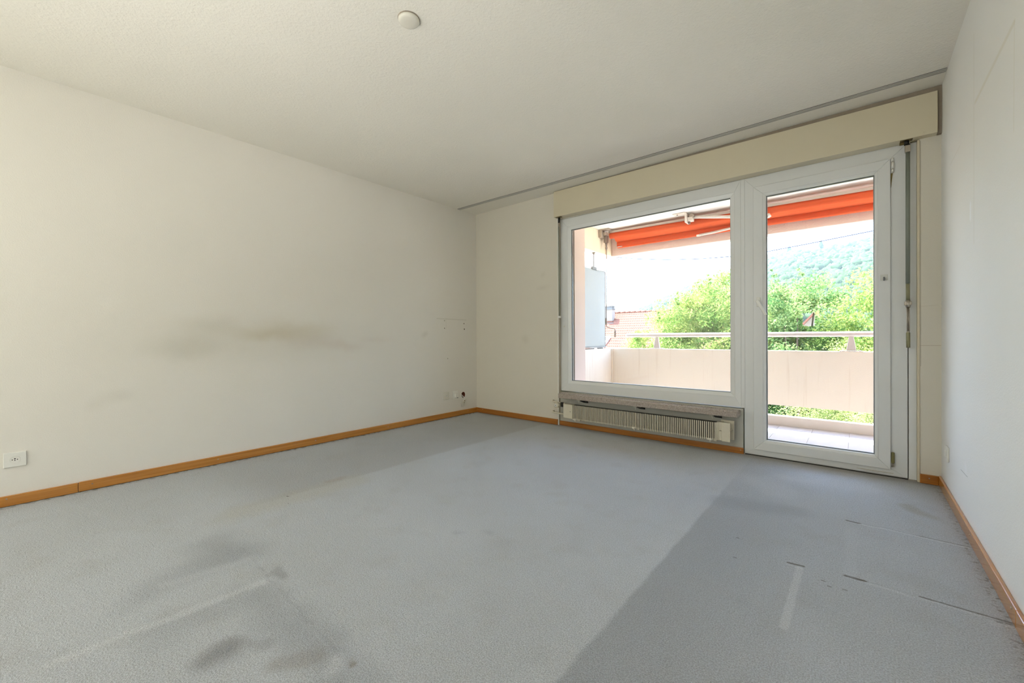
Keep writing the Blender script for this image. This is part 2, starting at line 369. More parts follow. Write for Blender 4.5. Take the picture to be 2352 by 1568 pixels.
# ------------------------------------------------------------------ geometry helpers
class B:
    def __init__(s): s.bm = bmesh.new()
    def hexa(s, P, bevel=0.0, seg=1):
        """P: 8 points, bottom ring then top ring"""
        vs = [s.bm.verts.new(p) for p in P]
        fs = [(0, 3, 2, 1), (4, 5, 6, 7), (0, 1, 5, 4), (1, 2, 6, 5), (2, 3, 7, 6), (3, 0, 4, 7)]
        F = [s.bm.faces.new([vs[i] for i in f]) for f in fs]
        if bevel:
            E = list({e for f in F for e in f.edges})
            bmesh.ops.bevel(s.bm, geom=E, offset=bevel, segments=seg, affect='EDGES', profile=0.5)
        return s
    def box(s, a, b, bevel=0.0, seg=1):
        x0, y0, z0 = a; x1, y1, z1 = b
        return s.hexa([(x0, y0, z0), (x1, y0, z0), (x1, y1, z0), (x0, y1, z0), (x0, y0, z1), (x1, y0, z1), (x1, y1, z1), (x0, y1, z1)], bevel, seg)
    def cyl(s, a, b, r, r2=None, n=20, caps=True):
        a = Vector(a); b = Vector(b); d = b-a; r2 = r if r2 is None else r2
        q = d.to_track_quat('Z', 'Y')
        ra = [s.bm.verts.new(a + q @ Vector((r*math.cos(2*math.pi*i/n), r*math.sin(2*math.pi*i/n), 0))) for i in range(n)]
        rb = [s.bm.verts.new(b + q @ Vector((r2*math.cos(2*math.pi*i/n), r2*math.sin(2*math.pi*i/n), 0))) for i in range(n)]
        for i in range(n):
            f = s.bm.faces.new((ra[i], ra[(i+1) % n], rb[(i+1) % n], rb[i])); f.smooth = True
        if caps: s.bm.faces.new(ra[::-1]); s.bm.faces.new(rb)
        return s
    def tube(s, pts, r, n=10):
        """smooth tube along a polyline; r number or list"""
        pts = [Vector(p) for p in pts]; R = r if isinstance(r, (list, tuple)) else [r]*len(pts)
        rings = []; up = None
        for i, p in enumerate(pts):
            d = (pts[min(i+1, len(pts)-1)] - pts[max(i-1, 0)]).normalized()
            if up is None: up = d.orthogonal().normalized()
            up = (up - d*up.dot(d)).normalized(); sd_ = d.cross(up)
            rings.append([s.bm.verts.new(p + R[i]*(math.cos(2*math.pi*k/n)*up + math.sin(2*math.pi*k/n)*sd_)) for k in range(n)])
        for a, b in zip(rings, rings[1:]):
            for k in range(n):
                f = s.bm.faces.new((a[k], a[(k+1) % n], b[(k+1) % n], b[k])); f.smooth = True
        s.bm.faces.new(rings[0][::-1]); s.bm.faces.new(rings[-1]); return s
    def lathe(s, c, prof, axis='z', n=32):
        """prof: list of (radius, height) round axis through c"""
        c = Vector(c); rings = []
        for r, h in prof:
            ring = []
            for k in range(n):
                a = 2*math.pi*k/n; u, v = r*math.cos(a), r*math.sin(a)
                o = {'z': (u, v, h), 'x': (h, u, v), 'y': (v, h, u)}[axis]
                ring.append(s.bm.verts.new(c+Vector(o)))
            rings.append(ring)
        for a, b in zip(rings, rings[1:]):
            for k in range(n):
                f = s.bm.faces.new((a[k], a[(k+1) % n], b[(k+1) % n], b[k])); f.smooth = True
        s.bm.faces.new(rings[0][::-1]); s.bm.faces.new(rings[-1]); return s
    def ribbon(s, rows):
        """grid of points -> quads"""
        V = [[s.bm.verts.new(p) for p in r] for r in rows]
        for a, b in zip(V, V[1:]):
            for i in range(len(a)-1):
                f = s.bm.faces.new((a[i], a[i+1], b[i+1], b[i])); f.smooth = True
        return s
    def mesh(s, name, mat, recalc=True):
        if recalc: bmesh.ops.recalc_face_normals(s.bm, faces=s.bm.faces)
        me = bpy.data.meshes.new(name); s.bm.to_mesh(me); s.bm.free()
        me.materials.append(mat if not isinstance(mat, str) else M[mat]); return me
    def obj(s, name, mat, parent=None, recalc=True, **props):
        o = bpy.data.objects.new(name, s.mesh(name, mat, recalc)); COL.objects.link(o)
        if parent is not None: attach(o, parent)
        for k, v in props.items(): o[k] = v
        return o

def attach(o, parent):
    def world(p): return p.matrix_basis.copy() if p.parent is None else world(p.parent) @ p.matrix_parent_inverse @ p.matrix_basis
    o.parent = parent
    o.matrix_parent_inverse = world(parent).inverted()

def thing(name, label, cat, loc, group=None, kind=None):
    o = bpy.data.objects.new(name, None); COL.objects.link(o); o.location = loc; o.empty_display_size = 0.05
    if kind: o['kind'] = kind
    else: o['label'] = label; o['category'] = cat
    if group: o['group'] = group
    return o
def struct(o, label=None):
    o['kind'] = 'structure'
    if label: o['label'] = label
    return o

# ------------------------------------------------------------------ room shell
struct(B().box((-0.2, -5.6, -0.12), (W+0.2, 0.02, 0.0)).obj('floor', 'carpet'), 'worn grey carpet with furniture dents and soiled patches')
struct(B().box((-0.2, -5.6, H), (W+0.2, 0.33, H+0.15)).obj('ceiling', 'ceiling'), 'ivory stippled plaster ceiling')
# left wall with the round opening left by a removed outlet
wl = B().box((-0.2, -5.6, -0.1), (0, 0.33, H)).obj('wall_left', 'wall_left')
cut = B().cyl((-0.07, -0.2335, 0.245), (0.02, -0.2335, 0.245), 0.036, n=24).obj('cutter', 'brick')
cut.scale = (1, 0.85, 1); cut.location = (0, -0.2335*0.15, 0)
md = wl.modifiers.new('hole', 'BOOLEAN'); md.object = cut; md.solver = 'EXACT'; md.operation = 'DIFFERENCE'
bpy.context.view_layer.update()
me = bpy.data.meshes.new_from_object(wl.evaluated_get(bpy.context.evaluated_depsgraph_get()))
wl.modifiers.clear(); wl.data = me; wl.data.materials.clear(); wl.data.materials.append(M['wall_left']); wl.data.materials.append(M['brick'])
for p in wl.data.polygons: p.material_index = 1 if (abs(p.normal.x) < 0.5 and abs(p.center.y+0.2335) < 0.05 and abs(p.center.z-0.245) < 0.05) or (p.center.x < -0.05 and p.center.x > -0.1 and abs(p.center.y+0.2335) < 0.05) else 0
bpy.data.objects.remove(cut)
struct(wl, 'cream plaster wall with brownish smudges')
struct(B().box((W, -5.6, -0.1), (W+0.2, 0.33, H)).obj('wall_right', 'wall_right'), 'white plaster wall with faint cracks')
struct(B().box((-0.2, -5.6, -0.1), (W+0.2, -5.4, H)).obj('wall_near', 'wall_near'))
# window wall: plaster on the room side, pink render outdoors
XJ = 1.2425                                                        # left jamb edge
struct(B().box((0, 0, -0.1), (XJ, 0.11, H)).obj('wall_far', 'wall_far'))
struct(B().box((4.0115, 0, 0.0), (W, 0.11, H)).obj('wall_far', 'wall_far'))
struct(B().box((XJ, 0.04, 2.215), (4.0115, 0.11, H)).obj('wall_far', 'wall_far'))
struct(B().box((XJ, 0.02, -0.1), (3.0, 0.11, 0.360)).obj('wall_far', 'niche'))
fo = B().box((-0.2, 0.11, -3.0), (1.38, 0.33, 5.5)).box((3.985, 0.11, -3.0), (7.5, 0.33, 5.5)).box((1.38, 0.11, 2.20), (3.985, 0.33, 5.5)).box((1.38, 0.11, -3.0), (3.02, 0.33, 0.34)).box((3.02, 0.11, -3.0), (3.985, 0.33, -0.03))
struct(fo.obj('facade', 'ext_pink'), 'pink rendered outer wall')
# jamb reveal strip and corner bead left of the window
struct(B().box((XJ, 0.0, 0.0), (XJ+0.007, 0.04, 2.23), 0.001).obj('trim_1', 'reveal'))
struct(B().box((XJ-0.007, -0.004, 0.0), (XJ+0.001, 0.003, 2.225), 0.001).obj('trim_2', 'white'))
# cover strips right of the door
struct(B().box((3.963, 0.028, 0.004), (4.000, 0.06, 2.2), 0.001).obj('trim_3', 'pvc'))
struct(B().box((4.000, -0.006, 0.003), (4.0125, 0.03, 2.2), 0.002).obj('trim_4', 'cream'))
struct(B().box((3.9587, 0.0605, -0.1), (4.0113, 0.1095, 2.2145)).obj('trim_5', 'reveal'))
struct(B().box((3.0005, 0.0205, -0.1), (4.0113, 0.1095, -0.0005)).obj('threshold', 'kerb'))

# skirting boards (every board an own part)
def skirt(name, label, mat, boards, screws):
    root = thing(name, None, None, boards[0][0], kind='structure'); root['label'] = label
    for a, b in boards: B().box(a, b, 0.003, 2).obj('board', mat, root)
    for p, ax in screws:
        d = {'x': Vector((0.0015, 0, 0)), 'y': Vector((0, -0.0015, 0)), 'X': Vector((-0.0015, 0, 0))}[ax]
        p = Vector(p); B().cyl(p-d*0.6, p+d, 0.0042, 0.0035, n=10).obj('screw', 'steel', root)
skirt('baseboard_left', 'orange-brown wooden skirting board along the left wall', 'wood_y',
      [((0, -5.4, 0.002), (0.014, -3.4935, 0.061)), ((0, -3.4915, 0.003), (0.014, 0, 0.063))],
      [((0.014, -3.7731, 0.046), 'x'), ((0.014, -3.432, 0.039), 'x'), ((0.014, -2.7659, 0.040), 'x'), ((0.014, -2.0369, 0.038), 'x'), ((0.014, -1.3, 0.035), 'x'), ((0.014, -0.1674, 0.043), 'x')])
skirt('baseboard_far', 'orange-brown wooden skirting boards under the window and in the corners', 'wood_x',
      [((0.014, -0.014, 0.002), (XJ-0.008, 0, 0.062)), ((XJ+0.008, 0.004, 0.001), (3.006, 0.02, 0.050)), ((4.0115, -0.014, 0.002), (W-0.014, 0, 0.061))],
      [((0.1198, -0.014, 0.047), 'y'), ((4.0538, -0.014, 0.0395), 'y'), ((2.985, 0.004, 0.03), 'y')])
skirt('baseboard_right', 'glossy orange-brown wooden skirting board along the right wall', 'wood_y',
      [((W-0.014, -1.6590, 0.002), (W, 0, 0.063)), ((W-0.0145, -5.4, 0.002), (W, -1.6605, 0.063))],
      [((W-0.014, -0.4015, 0.039), 'X'), ((W-0.014, -0.9476, 0.041), 'X'), ((W-0.014, -1.606, 0.043), 'X')])

# ------------------------------------------------------------------ window and balcony door
def frame4(x0, x1, z0, z1, w, y0, y1, mat, root, name, slope=0.0, bevel=0.0015):
    """four mitred members; w = (left, right, bottom, top); slope pushes the inner edge back"""
    l, r, b, t = w
    o = [(x0, z0), (x1, z0), (x1, z1), (x0, z1)]; i = [(x0+l, z0+b), (x1-r, z0+b), (x1-r, z1-t), (x0+l, z1-t)]
    for k in range(4):
        a, b_ = o[k], o[(k+1) % 4]; c, d = i[(k+1) % 4], i[k]
        P = [(a[0], y0, a[1]), (b_[0], y0, b_[1]), (c[0], y0+slope, c[1]), (d[0], y0+slope, d[1])]
        Q = [(p[0], y1, p[2]) for p in P]
        B().hexa(P+Q, bevel).obj(name, mat, root)
def pane(x0, x1, z0, z1, y, root):
    frame4(x0-0.004, x1+0.004, z0-0.004, z1+0.004, (0.0055,)*4, y-0.004, y-0.0005, 'rubber', root, 'gasket', bevel=0)
    B().box((x0-0.004, y, z0-0.004), (x1+0.004, y+0.004, z1+0.004)).obj('pane', 'glass', root)
    frame4(x0-0.004, x1+0.004, z0-0.004, z1+0.004, (0.008,)*4, y+0.006, y+0.016, 'spacer', root, 'spacer_bar', bevel=0)

win = thing('window_1', None, None, (2.1, 0.04, 0.369), kind='structure'); win['label'] = 'large fixed white plastic window'
frame4(1.249, 2.983, 0.369, 2.212, (0.090, 0.045, 0.083, 0.09), 0.04, 0.105, 'pvc', win, 'window_frame')
frame4(1.339, 2.938, 0.452, 2.122, (0.033, 0.034, 0.030, 0.033), 0.041, 0.068, 'pvc_bead', win, 'glazing_bead', slope=0.012)
pane(1.374, 2.902, 0.484, 2.087, 0.068, win)
B().box((2.983, 0.037, 0.366), (3.012, 0.105, 2.212), 0.002).obj('mullion_cover', 'pvc', win)
B().cyl((1.293, 0.043, 1.062), (1.293, 0.035, 1.062), 0.008, n=12).obj('plug', 'plastic2', win)

door = thing('door_1', None, None, (3.47, 0.04, 0.0), kind='structure'); door['label'] = 'white plastic balcony door with a full glass pane'
frame4(3.006, 3.9585, 0.004, 2.212, (0.072, 0.083, 0.050, 0.085), 0.04, 0.105, 'pvc', door, 'door_frame')
frame4(3.0735, 3.8755, 0.049, 2.1255, (0.066, 0.064, 0.066, 0.064), 0.022, 0.09, 'pvc', door, 'door_sash', bevel=0.0025)
frame4(3.1395, 3.8115, 0.115, 2.0615, (0.018, 0.016, 0.017, 0.016), 0.0225, 0.062, 'pvc_bead', door, 'glazing_bead', slope=0.010)
pane(3.160, 3.794, 0.1345, 2.043, 0.060, door)
hd = B().box((3.0965, 0.012, 1.178), (3.1225, 0.022, 1.252), 0.004, 2).box((3.102, 0.000, 1.200), (3.117, 0.012, 1.228), 0.004, 2).obj('door_handle', 'plastic', door, label='white lever handle, tilted down to the right')
hv = B(); dx, dz = (3.166-3.110), (1.112-1.222)
ln = math.hypot(dx, dz); ux, uz = dx/ln, dz/ln; px, pz = -uz, ux
P = []
for y in (-0.034, -0.020):
    for t_, w_ in ((-0.010, 0.011), (ln, 0.0095)):
        for s_ in (-1, 1):
            P.append((3.110+ux*t_+px*w_*s_, y, 1.218+uz*t_+pz*w_*s_))
hv.hexa([P[0], P[1], P[3], P[2], P[4], P[5], P[7], P[6]], 0.004, 2)
hv.cyl((3.1095, -0.022, 1.214), (3.1095, 0.002, 1.214), 0.0085, n=16).obj('lever', 'plastic', hd)
# hinges
hg = B().cyl((3.8855, 0.026, 2.032), (3.8855, 0.026, 2.056), 0.0065, n=14).cyl((3.8855, 0.026, 2.058), (3.8855, 0.026, 2.103), 0.0065, n=14).cyl((3.8855, 0.026, 2.105), (3.8855, 0.026, 2.128), 0.0065, n=14).box((3.888, 0.030, 2.058), (3.896, 0.040, 2.103), 0.002).obj('hinge', 'plastic', door, label='white upper hinge')
B().hexa([(3.877, 0.036, 1.935), (3.8785, 0.036, 1.935), (3.8785, 0.04, 1.935), (3.877, 0.04, 1.935), (3.877, 0.036, 2.030), (3.8875, 0.036, 2.030), (3.8875, 0.04, 2.030), (3.877, 0.04, 2.030)]).obj('hinge_leaf', 'brass', hg)
hg = B().box((3.8775, 0.018, 0.094), (3.8945, 0.040, 0.166), 0.003).obj('hinge', 'olive2', door, label='bare olive-brown lower hinge')
B().box((3.886, 0.020, 0.071), (3.893, 0.034, 0.092), 0.002).cyl((3.882, 0.026, 0.068), (3.882, 0.026, 0.094), 0.003, n=8).obj('hinge_pin', 'steel', hg)
B().box((3.70, 0.036, 0.022), (3.89, 0.041, 0.0245)).obj('threshold_groove', 'reveal', door)
B().box((3.012, 0.022, 0.0), (3.96, 0.045, 0.0025)).obj('threshold_gap', 'rad_dark', door)

# sticky hook on the door sash
t = thing('sticky_hook', 'small grey square adhesive hook stuck on the right side of the balcony door', 'hook', (3.843, 0.022, 1.32))
B().box((3.8245, 0.0185, 1.318), (3.8620, 0.0215, 1.357), 0.002, 2).obj('plate', 'hookplate', t)
B().tube([(3.843, 0.018, 1.338), (3.843, 0.010, 1.330), (3.843, 0.004, 1.318), (3.843, -0.004, 1.320), (3.843, -0.007, 1.328)], [0.005, 0.006, 0.006, 0.005, 0.003], 12).obj('hook', 'hookgrey', t)

# ------------------------------------------------------------------ roller shutter box
t = thing('shutter_box', 'long cream roller shutter box over the window and balcony door', 'shutter box', (2.65, -0.0, 2.21))
x0, x1 = 1.2246, 4.088; y0 = -0.055
zb0, zb1, zt0, zt1 = 2.224, 2.2045, 2.4935, 2.4635
B().hexa([(x0, y0, zb0), (x1, y0, zb1), (x1, 0.037, zb1-0.001), (x0, 0.037, zb0-0.001), (x0, y0, zt0), (x1, y0, zt1), (x1, -0.035, zt1), (x0, -0.035, zt0)], 0.0025, 2).obj('front_panel', 'box', t)
B().hexa([(x0+0.004, -0.034, 2.4), (W-0.001, -0.034, 2.4), (W-0.001, -0.001, 2.4), (x0+0.004, -0.001, 2.4), (x0+0.004, -0.034, H-0.001), (W-0.001, -0.034, H-0.001), (W-0.001, -0.001, H-0.001), (x0+0.004, -0.001, H-0.001)]).box((4.0885, -0.03, 2.203), (W-0.001, -0.001, 2.4)).obj('lath', 'lath', t, label='grey-brown wooden lath behind the panel')
for fx in (1.26, 1.90, 2.50, 3.12, 3.80, 4.05):
    z = zt0+(zt1-zt0)*(fx-x0)/(x1-x0)-0.022
    B().cyl((fx, y0+0.001, z), (fx, y0-0.0012, z), 0.006, 0.005, n=12).obj('screw_cap', 'box', t)
for fx in (3.12, 4.03):
    z = zb0+(zb1-zb0)*(fx-x0)/(x1-x0)+0.02
    B().cyl((fx, y0+0.001, z), (fx, y0-0.0012, z), 0.005, 0.004, n=12).obj('screw_cap', 'box', t)

# ------------------------------------------------------------------ shutter cranks
t = thing('shutter_crank', 'long grey-green shutter crank rod hanging right of the balcony door', 'crank', (3.956, -0.01, 0.87))
X = 3.956; Y = -0.022
B().box((X-0.038, -0.048, 2.203), (X+0.022, -0.005, 2.210), 0.001).box((X-0.038, -0.005, 2.190), (X-0.015, 0.005, 2.210), 0.001).obj('ceiling_plate', 'brass', t)
B().cyl((X-0.006, -0.02, 2.207), (X-0.006, Y, 2.178), 0.0125, n=14).cyl((X, Y, 2.178), (X, Y, 2.160), 0.012, n=14).obj('joint', 'black', t)
B().box((X-0.0145, Y-0.0145, 2.128), (X+0.0125, Y+0.012, 2.172), 0.002).obj('joint_fork', 'steel', t)
B().tube([(X+0.012, -0.01, 2.193), (X+0.035, -0.01, 2.199)], 0.0025, 8).obj('pin', 'brass', t)
B().cyl((X, Y, 2.135), (X-0.0005, Y, 1.283), 0.0108, n=20).obj('tube', 'rod_grey', t)
B().cyl((X-0.0005, Y, 1.281), (X, Y, 1.172), 0.0100, 0.0098, n=20).obj('handle', 'olive', t)
B().cyl((X, Y, 1.176), (X, Y, 1.128), 0.0115, n=16).box((X-0.017, Y-0.008, 1.142), (X+0.018, Y+0.02, 1.168), 0.004, 2).obj('joint', 'steel', t)
B().cyl((X-0.0035, Y, 1.132), (X-0.003, Y, 0.972), 0.0035, n=10).cyl((X+0.0045, Y, 1.132), (X+0.005, Y, 0.972), 0.0042, n=10).obj('tube', 'steel', t)
B().cyl((X+0.001, Y, 0.976), (X+0.001, Y, 0.958), 0.007, n=14).obj('collar', 'steel', t)
B().cyl((X+0.001, Y, 0.966), (X+0.0015, Y, 0.868), 0.0100, 0.0098, n=18).obj('handle', 'olive', t)

t = thing('shutter_crank', 'thin dark shutter crank rod in the corner left of the large window', 'crank', (1.266, -0.008, 0.88))
X = 1.262; Y = -0.012
B().box((X-0.020, -0.045, 2.2185), (X+0.045, -0.012, 2.2225)).obj('ceiling_plate', 'brass', t)
B().cyl((X+0.010, -0.02, 2.22), (X, Y, 2.165), 0.011, 0.009, n=12).obj('joint', 'black', t)
B().box((X-0.008, Y-0.008, 2.125), (X+0.008, Y+0.008, 2.168), 0.002).obj('joint_fork', 'steel', t)
B().cyl((X, Y, 2.14), (X+0.004, Y, 1.17), 0.0052, n=14).obj('tube', 'rod_grey', t)
B().box((X-0.006, Y-0.010, 1.150), (X+0.020, Y+0.014, 1.172), 0.003).obj('clip', 'plastic', t)
B().cyl((X+0.004, Y, 1.155), (X+0.005, Y, 0.875), 0.0048, n=14).obj('handle', 'steel', t)

# ------------------------------------------------------------------ curtain rail and ceiling cap
t = thing('curtain_rail', 'flat two-track aluminium curtain rail running along the ceiling before the window', 'curtain rail', (2.1, -0.24, H))
path = [(0.008, -0.300), (0.52, -0.290), (1.0, -0.268), (1.8, -0.243), (2.72, -0.232), (3.55, -0.229), (4.105, -0.227)]
def strip(d0, d1, z0, z1, mat, name):
    b = B()
    for (xa, ya), (xb, yb) in zip(path, path[1:]):
        b.hexa([(xa, ya+d0, z0), (xb, yb+d0, z0), (xb, yb+d1, z0), (xa, ya+d1, z0), (xa, ya+d0, z1), (xb, yb+d0, z1), (xb, yb+d1, z1), (xa, ya+d1, z1)])
    return b.obj(name, mat, t)
strip(-0.020, 0.020, H-0.0025, H-0.0002, 'hole', 'track_groove')
strip(-0.020, -0.015, H-0.006, H-0.0025, 'alu', 'track_edge'); strip(-0.008, 0.008, H-0.006, H-0.0025, 'alu', 'track_middle'); strip(0.0145, 0.021, H-0.006, H-0.0025, 'alu', 'track_edge')
B().tube([(1.31, -0.262, H-0.004), (1.31, -0.262, H-0.014)], 0.003, 8).obj('stop_screw', 'alu', t)

t = thing('ceiling_cap', 'round white cover cap on the ceiling', 'ceiling cap', (2.036, -2.488, H))
B().lathe((2.036, -2.488, H), [(0.043, -0.0005), (0.050, -0.004), (0.0505, -0.010), (0.047, -0.016), (0.038, -0.0195), (0.02, -0.0215), (0.004, -0.022)], n=48).obj('dome', 'plastic2', t)
B().lathe((2.036, -2.488, H), [(0.052, -0.0003), (0.0525, -0.003), (0.045, -0.0035)], n=40).obj('base_ring', 'lath', t)

# ------------------------------------------------------------------ stone sill
t = thing('window_sill', 'speckled brown stone sill slab below the large window', 'sill', (2.14, -0.03, 0.305))
B().hexa([(1.302, -0.102, 0.309), (2.981, -0.102, 0.305), (2.981, 0.035, 0.305), (1.262, 0.035, 0.309),
          (1.302, -0.102, 0.357), (2.981, -0.102, 0.3515), (2.981, 0.035, 0.3515), (1.262, 0.035, 0.357)], 0.004, 2).obj('slab', 'granite', t)
for i, bx in enumerate((1.545, 2.145, 2.80)):
    br = B().hexa([(bx-0.005, -0.070, 0.296), (bx+0.045, -0.070, 0.296), (bx+0.045, 0.019, 0.268), (bx-0.005, 0.019, 0.268), (bx-0.005, -0.070, 0.3045), (bx+0.045, -0.070, 0.3045), (bx+0.045, 0.019, 0.3045), (bx-0.005, 0.019, 0.3045)]).obj('bracket', 'black', t)
    B().box((bx-0.030, -0.085, 0.299), (bx+0.006, -0.06, 0.304), 0.001).tube([(bx-0.010, -0.08, 0.300), (bx-0.006, -0.08, 0.286), (bx-0.002, -0.08, 0.276)], 0.0025, 8).obj('bracket_tip', 'rad_white', br)

# ------------------------------------------------------------------ radiator
t = thing('radiator', 'long low ivory convector radiator with vertical fins under the stone sill', 'radiator', (2.14, -0.02, 0.095))
fin = B().box((-0.0042, -0.100, 0.105), (0.0042, -0.0935, 0.2515), 0.0012).mesh('fin', 'radiator')
n = 87
for i in range(n):
    o = bpy.data.objects.new('fin', fin); COL.objects.link(o); o.location = (1.4735+i*(2.8195-1.4735)/(n-1), 0, 0.0005*math.sin(i*1.7)-0.002*i/n); attach(o, t)
B().box((1.462, -0.074, 0.112), (2.832, -0.068, 0.246)).obj('front_plate', 'rad_dark', t)
B().box((1.462, -0.030, 0.112), (2.832, -0.022, 0.240), 0.001).obj('rear_plate', 'rad_dark', t)
for zz in (0.125, 0.232): B().box((1.462, -0.0935, zz), (2.832, -0.0905, zz+0.004)).obj('fin_rail', 'rad_dark', t)
lm = B()
for i in range(150): x = 1.466+i*0.0091; lm.box((x, -0.068, 0.13), (x+0.0022, -0.030, 0.2445))
for yy in (-0.064, -0.052, -0.040): lm.box((1.462, yy, 0.246), (2.832, yy+0.0035, 0.2485))
lm.obj('convector_lamellae', 'rad_dark', t, kind='stuff')
B().hexa([(1.364, -0.098, 0.112), (1.468, -0.098, 0.108), (1.468, -0.020, 0.108), (1.364, -0.020, 0.112), (1.364, -0.098, 0.2535), (1.468, -0.098, 0.252), (1.468, -0.020, 0.252), (1.364, -0.020, 0.2535)], 0.002, 2).obj('end_cover', 'radiator', t)
B().box((1.440, -0.0995, 0.180), (1.456, -0.0975, 0.1825)).obj('slot', 'rad_dark', t)
ec = B().hexa([(2.826, -0.1005, 0.105), (2.846, -0.085, 0.107), (2.846, -0.020, 0.107), (2.826, -0.020, 0.105), (2.826, -0.1005, 0.2505), (2.846, -0.085, 0.2535), (2.846, -0.020, 0.2535), (2.826, -0.020, 0.2505)], 0.001)
ec.box((2.846, -0.086, 0.107), (2.870, -0.022, 0.2535), 0.001).box((2.870, -0.1005, 0.104), (2.931, -0.0965, 0.256), 0.001).box((2.870, -0.0965, 0.115), (2.918, -0.034, 0.250), 0.001).box((2.850, -0.034, 0.112), (2.946, -0.024, 0.266), 0.001).box((2.925, -0.09, 0.19), (2.935, -0.034, 0.195)).obj('end_cover', 'radiator', t)
B().box((2.849, -0.0875, 0.183), (2.866, -0.0855, 0.186)).obj('slot', 'rad_dark', t)
for cx, cz in ((1.5005, 0.1085), (2.129, 0.1115), (2.780, 0.1085)):
    B().box((cx-0.016, -0.110, cz-0.007), (cx+0.016, -0.072, cz+0.006), 0.003, 2).hexa([(cx-0.002, -0.09, cz-0.024), (cx+0.004, -0.09, cz-0.024), (cx+0.004, -0.086, cz-0.024), (cx-0.002, -0.086, cz-0.024), (cx-0.009, -0.10, cz-0.006), (cx+0.011, -0.10, cz-0.006), (cx+0.011, -0.08, cz-0.006), (cx-0.009, -0.08, cz-0.006)]).obj('clip', 'rad_white', t)
    B().box((cx+0.02, -0.07, 0.090), (cx+0.045, 0.019, 0.110), 0.001).obj('wall_bracket', 'radiator', t)
B().tube([(1.180, 0.0, 0.262), (1.183, -0.030, 0.260), (1.192, -0.045, 0.258), (1.215, -0.052, 0.256), (1.25, -0.055, 0.254), (1.30, -0.055, 0.252), (1.366, -0.055, 0.250)], 0.0075, 12).obj('pipe', 'radiator', t)
B().tube([(1.182, 0.0, 0.146), (1.185, -0.030, 0.145), (1.195, -0.047, 0.144), (1.22, -0.055, 0.1425), (1.28, -0.058, 0.140), (1.366, -0.060, 0.136)], 0.0085, 12).obj('pipe', 'radiator', t)
vv = B().lathe((1.290, -0.100, 0.234), [(0.020, -0.030), (0.0265, -0.026), (0.0285, -0.014), (0.0280, 0.012), (0.024, 0.022), (0.014, 0.040), (0.012, 0.048)], axis='y', n=32).obj('valve', 'radiator', t, label='round ivory thermostat head')
B().box((1.314, -0.075, 0.215), (1.342, -0.052, 0.262), 0.003).obj('valve_body', 'black', vv)
B().lathe((1.290, -0.100, 0.234), [(0.0165, -0.032), (0.0165, -0.0305), (0.0175, -0.0295)], axis='y', n=28).obj('dial', 'plastic', vv)
B().hexa([(1.285, -0.1328, 0.229), (1.290, -0.1328, 0.229), (1.290, -0.1322, 0.229), (1.285, -0.1322, 0.229), (1.289, -0.1328, 0.241), (1.2905, -0.1328, 0.241), (1.2905, -0.1322, 0.241), (1.289, -0.1322, 0.241)]).box((1.291, -0.1328, 0.2285), (1.2935, -0.1322, 0.236)).obj('dial_mark', 'rubber', vv)

# ------------------------------------------------------------------ outlets on the walls
def disc_x(bm, x, y, z, r, d=0.0012, n=14, s=1): bm.cyl((x, y, z), (x+d*s, y, z), r, n=n); return bm
t = thing('power_socket', 'white power socket low on the left wall near the skirting joint', 'socket', (0, -3.74, 0.262))
B().box((0, -3.784, 0.220), (0.009, -3.698, 0.304), 0.003, 3).obj('plate', 'plastic', t)
cy, cz = -3.7415, 0.2615
B().lathe((0.008, cy, cz), [(0.0205, 0.0), (0.0205, 0.0022), (0.0192, 0.0024), (0.0185, 0.0008), (0.001, 0.0008)], axis='x', n=36).obj('socket_insert', 'plastic', t)
for dy, dz_, r in ((-0.0095, 0.0, 0.0024), (0.0095, 0.0, 0.0024), (0, -0.0045, 0.0024), (0, 0.005, 0.0032)):
    disc_x(B(), 0.0086, cy+dy, cz+dz_, r).obj('contact_hole', 'hole', t)
t = thing('aerial_socket', 'white square aerial socket plate, leftmost of three outlets by the far corner', 'socket', (0, -0.505, 0.26))
B().box((0, -0.546, 0.216), (0.008, -0.465, 0.305), 0.003, 2).obj('plate', 'plastic2', t)
B().lathe((0.008, -0.505, 0.262), [(0.013, 0.0), (0.013, 0.002), (0.010, 0.0025), (0.009, 0.001)], axis='x', n=24).obj('socket_insert', 'plastic', t)
disc_x(B(), 0.009, -0.511, 0.262, 0.0030).obj('contact_hole', 'lath', t); disc_x(B(), 0.009, -0.498, 0.262, 0.0030).obj('contact_hole', 'lath', t)
t = thing('telephone_socket', 'white telephone socket with a white plug in it, middle of three outlets', 'socket', (0, -0.366, 0.26))
B().box((0, -0.405, 0.216), (0.009, -0.327, 0.302), 0.003, 2).obj('plate', 'plastic', t)
B().box((0.009, -0.380, 0.228), (0.032, -0.335, 0.275), 0.004, 2).obj('plug', 'plastic', t)
B().box((0.012, -0.352, 0.221), (0.028, -0.340, 0.229), 0.001).obj('plug_tip', 'rubber', t)
t = thing('loose_cables', 'loose white cables hanging out of the round hole, rightmost of three outlets', 'cable', (0, -0.2335, 0.245))
B().tube([(-0.062, -0.255, 0.250), (-0.03, -0.245, 0.245), (0.0, -0.235, 0.228), (0.012, -0.227, 0.205), (0.016, -0.235, 0.185), (0.014, -0.248, 0.165)], 0.0035, 10).obj('wire', 'plastic', t)
B().tube([(-0.062, -0.240, 0.262), (-0.02, -0.235, 0.240), (0.004, -0.225, 0.215), (0.012, -0.215, 0.19), (0.012, -0.222, 0.170)], 0.0030, 10).obj('wire', 'plastic', t)
B().tube([(-0.060, -0.25, 0.232), (-0.02, -0.245, 0.226), (0.004, -0.238, 0.220)], 0.0028, 8).obj('wire', 'plastic2', t)
